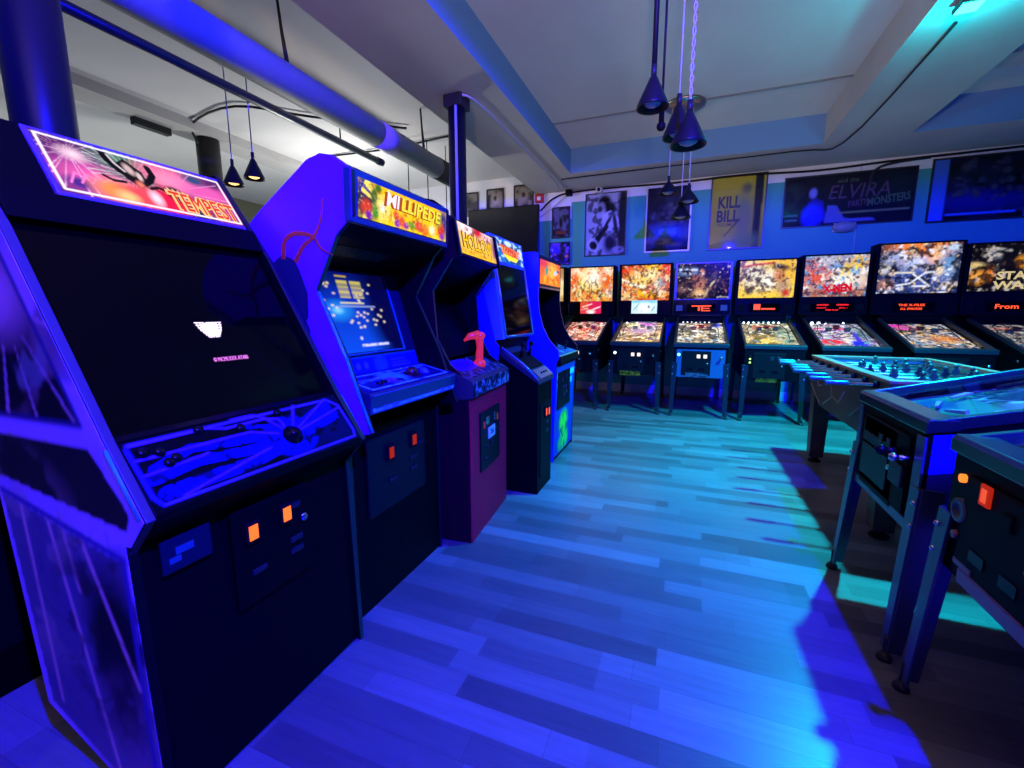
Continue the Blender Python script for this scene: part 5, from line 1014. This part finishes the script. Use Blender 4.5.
# apron sides with a cut-away lower edge
ap = [(ya, .60), (ya, .835), (yb, .835), (yb, .60), (yb-.14, .60), (yb-.30, .50), (ya+.30, .50), (ya+.14, .60)]
MB().prism(ap, 'yz', x0, x0+.03).build('side_apron', wood, t, .003); apr = t.children[-1]
MB().prism(ap, 'yz', x1-.03, x1).build('side_apron', wood, t, .003)
MB().box(x0+.03, x1-.03, ya, ya+.03, .52, .835).build('end_apron', wood, t, .003)
MB().box(x0+.03, x1-.03, yb-.03, yb, .52, .835).build('end_apron', wood, t, .003)
b = MB(); b.box(x0-.008, x0+.045, ya-.008, yb+.008, .835, .852).box(x1-.045, x1+.008, ya-.008, yb+.008, .835, .852).box(x0+.045, x1-.045, ya-.008, ya+.06, .835, .852).box(x0+.045, x1-.045, yb-.06, yb+.008, .835, .852)
b.build('top_rim', rim, t, .003)
a = Art(60, 110, (30, 84, 60), .5)
a.rect(0, 0, 1, .06, (70, 150, 170)).rect(0, .94, 1, 1, (70, 150, 170)).rect(0, .49, 1, .51, (110, 118, 108)).line([(.3, .0), (.3, .14), (.7, .14), (.7, 0)], .02, (110, 118, 108)).line([(.3, 1), (.3, .86), (.7, .86), (.7, 1)], .02, (110, 118, 108)).blob(.5, .5, .16, .08, (110, 118, 108), .05).blob(.5, .5, .13, .065, (30, 84, 60), .05)
artpanel('playfield', a, (x0+.03, ya+.03, .765), (x1-x0-.06, 0, 0), (0, yb-ya-.06, 0), MATS['poster_print'], t)
MB().box(x0+.03, x1-.03, ya+.03, yb-.03, .72, .762).build('playfield_base', rubber, t)
light_in = mat('inner_wall_paint', (.10, .16, .16), .4)
MB().box(x0+.030, x0+.034, ya+.03, yb-.03, .766, .834).box(x1-.034, x1-.030, ya+.03, yb-.03, .766, .834).box(x0+.034, x1-.034, ya+.03, ya+.034, .766, .834).box(x0+.034, x1-.034, yb-.034, yb-.03, .766, .834).build('inner_wall', light_in, t)
# carved line pattern on the visible apron
b = MB()
for pts in ([(4.1, .63), (3.95, .56), (3.82, .52)], [(3.75, .53), (3.55, .62), (3.42, .60), (3.3, .70)], [(3.95, .70), (3.9, .64), (3.82, .66)], [(3.6, .7), (3.55, .63)], [(3.2, .56), (3.0, .66), (2.9, .62), (2.8, .72)]):
    b.tube([(x0-.001, y, z) for y, z in pts], .006, 6)
b.build('inlay', mat('worn_inlay', (.20, .13, .10), .5), apr)
for (lx, ly) in ((x0+.005, yb-.14), (x0+.005, ya+.02), (x1-.125, yb-.14), (x1-.125, ya+.02)):
    cx, cy = lx+.06, ly+.06; bb_ = MB()
    bb_.bar((cx, cy, .62), (cx, cy, .045), .12, .095, .12, .095).build('leg', wood, t, .004); L_ = t.children[-1]
    MB().lathe([(0, 0), (.045, 0), (.045, .012), (.025, .03), (.02, .05), (0, .05)], (cx, cy, 0), 18).build('leveler', rubber, L_)
rods = [(2.83, 1, 'd'), (2.99, 2, 'd'), (3.17, 3, 'l'), (3.34, 5, 'd'), (3.51, 5, 'l'), (3.68, 3, 'd'), (3.86, 2, 'l'), (4.02, 1, 'l')]
grip = mat('rubber_grip', (.03, .12, .08), .35)
plD = mat('black_player', (.012, .012, .014), .35); plL = mat('green_player', (.02, .05, .03), .4)
for k, (y, n, c) in enumerate(rods):
    rod = MB().tube([(x0-.13-(k*37 % 60)/1000, y, .81), (x1+.14, y, .81)], .008, 10).build('rod', chrome, t)
    xh = x0-.13-(k*37 % 60)/1000
    MB().tube([(xh-.11, y, .81), (xh-.10, y, .81), (xh-.01, y, .81), (xh, y, .81)], [.010, .014, .013, .011], 12).build('handle', grip, rod)
    for q in (x0-.012, x1+.012): MB().tube([(q-.012, y, .81), (q+.012, y, .81)], .018, 12).build('bearing', rubber, rod)
    for j in range(n):
        px = x0+(x1-x0)*(j+1)/(n+1); b = MB()
        b.box(px-.012, px+.012, y-.010, y+.010, .80, .845).ball((px, y, .857), .014, 10).bar((px, y, .80), (px, y-.012, .772), .018, .022, .012, .016)
        b.box(px-.02, px+.02, y-.008, y+.008, .815, .835).build('player_figure', plD if c == 'd' else plL, rod, .003)
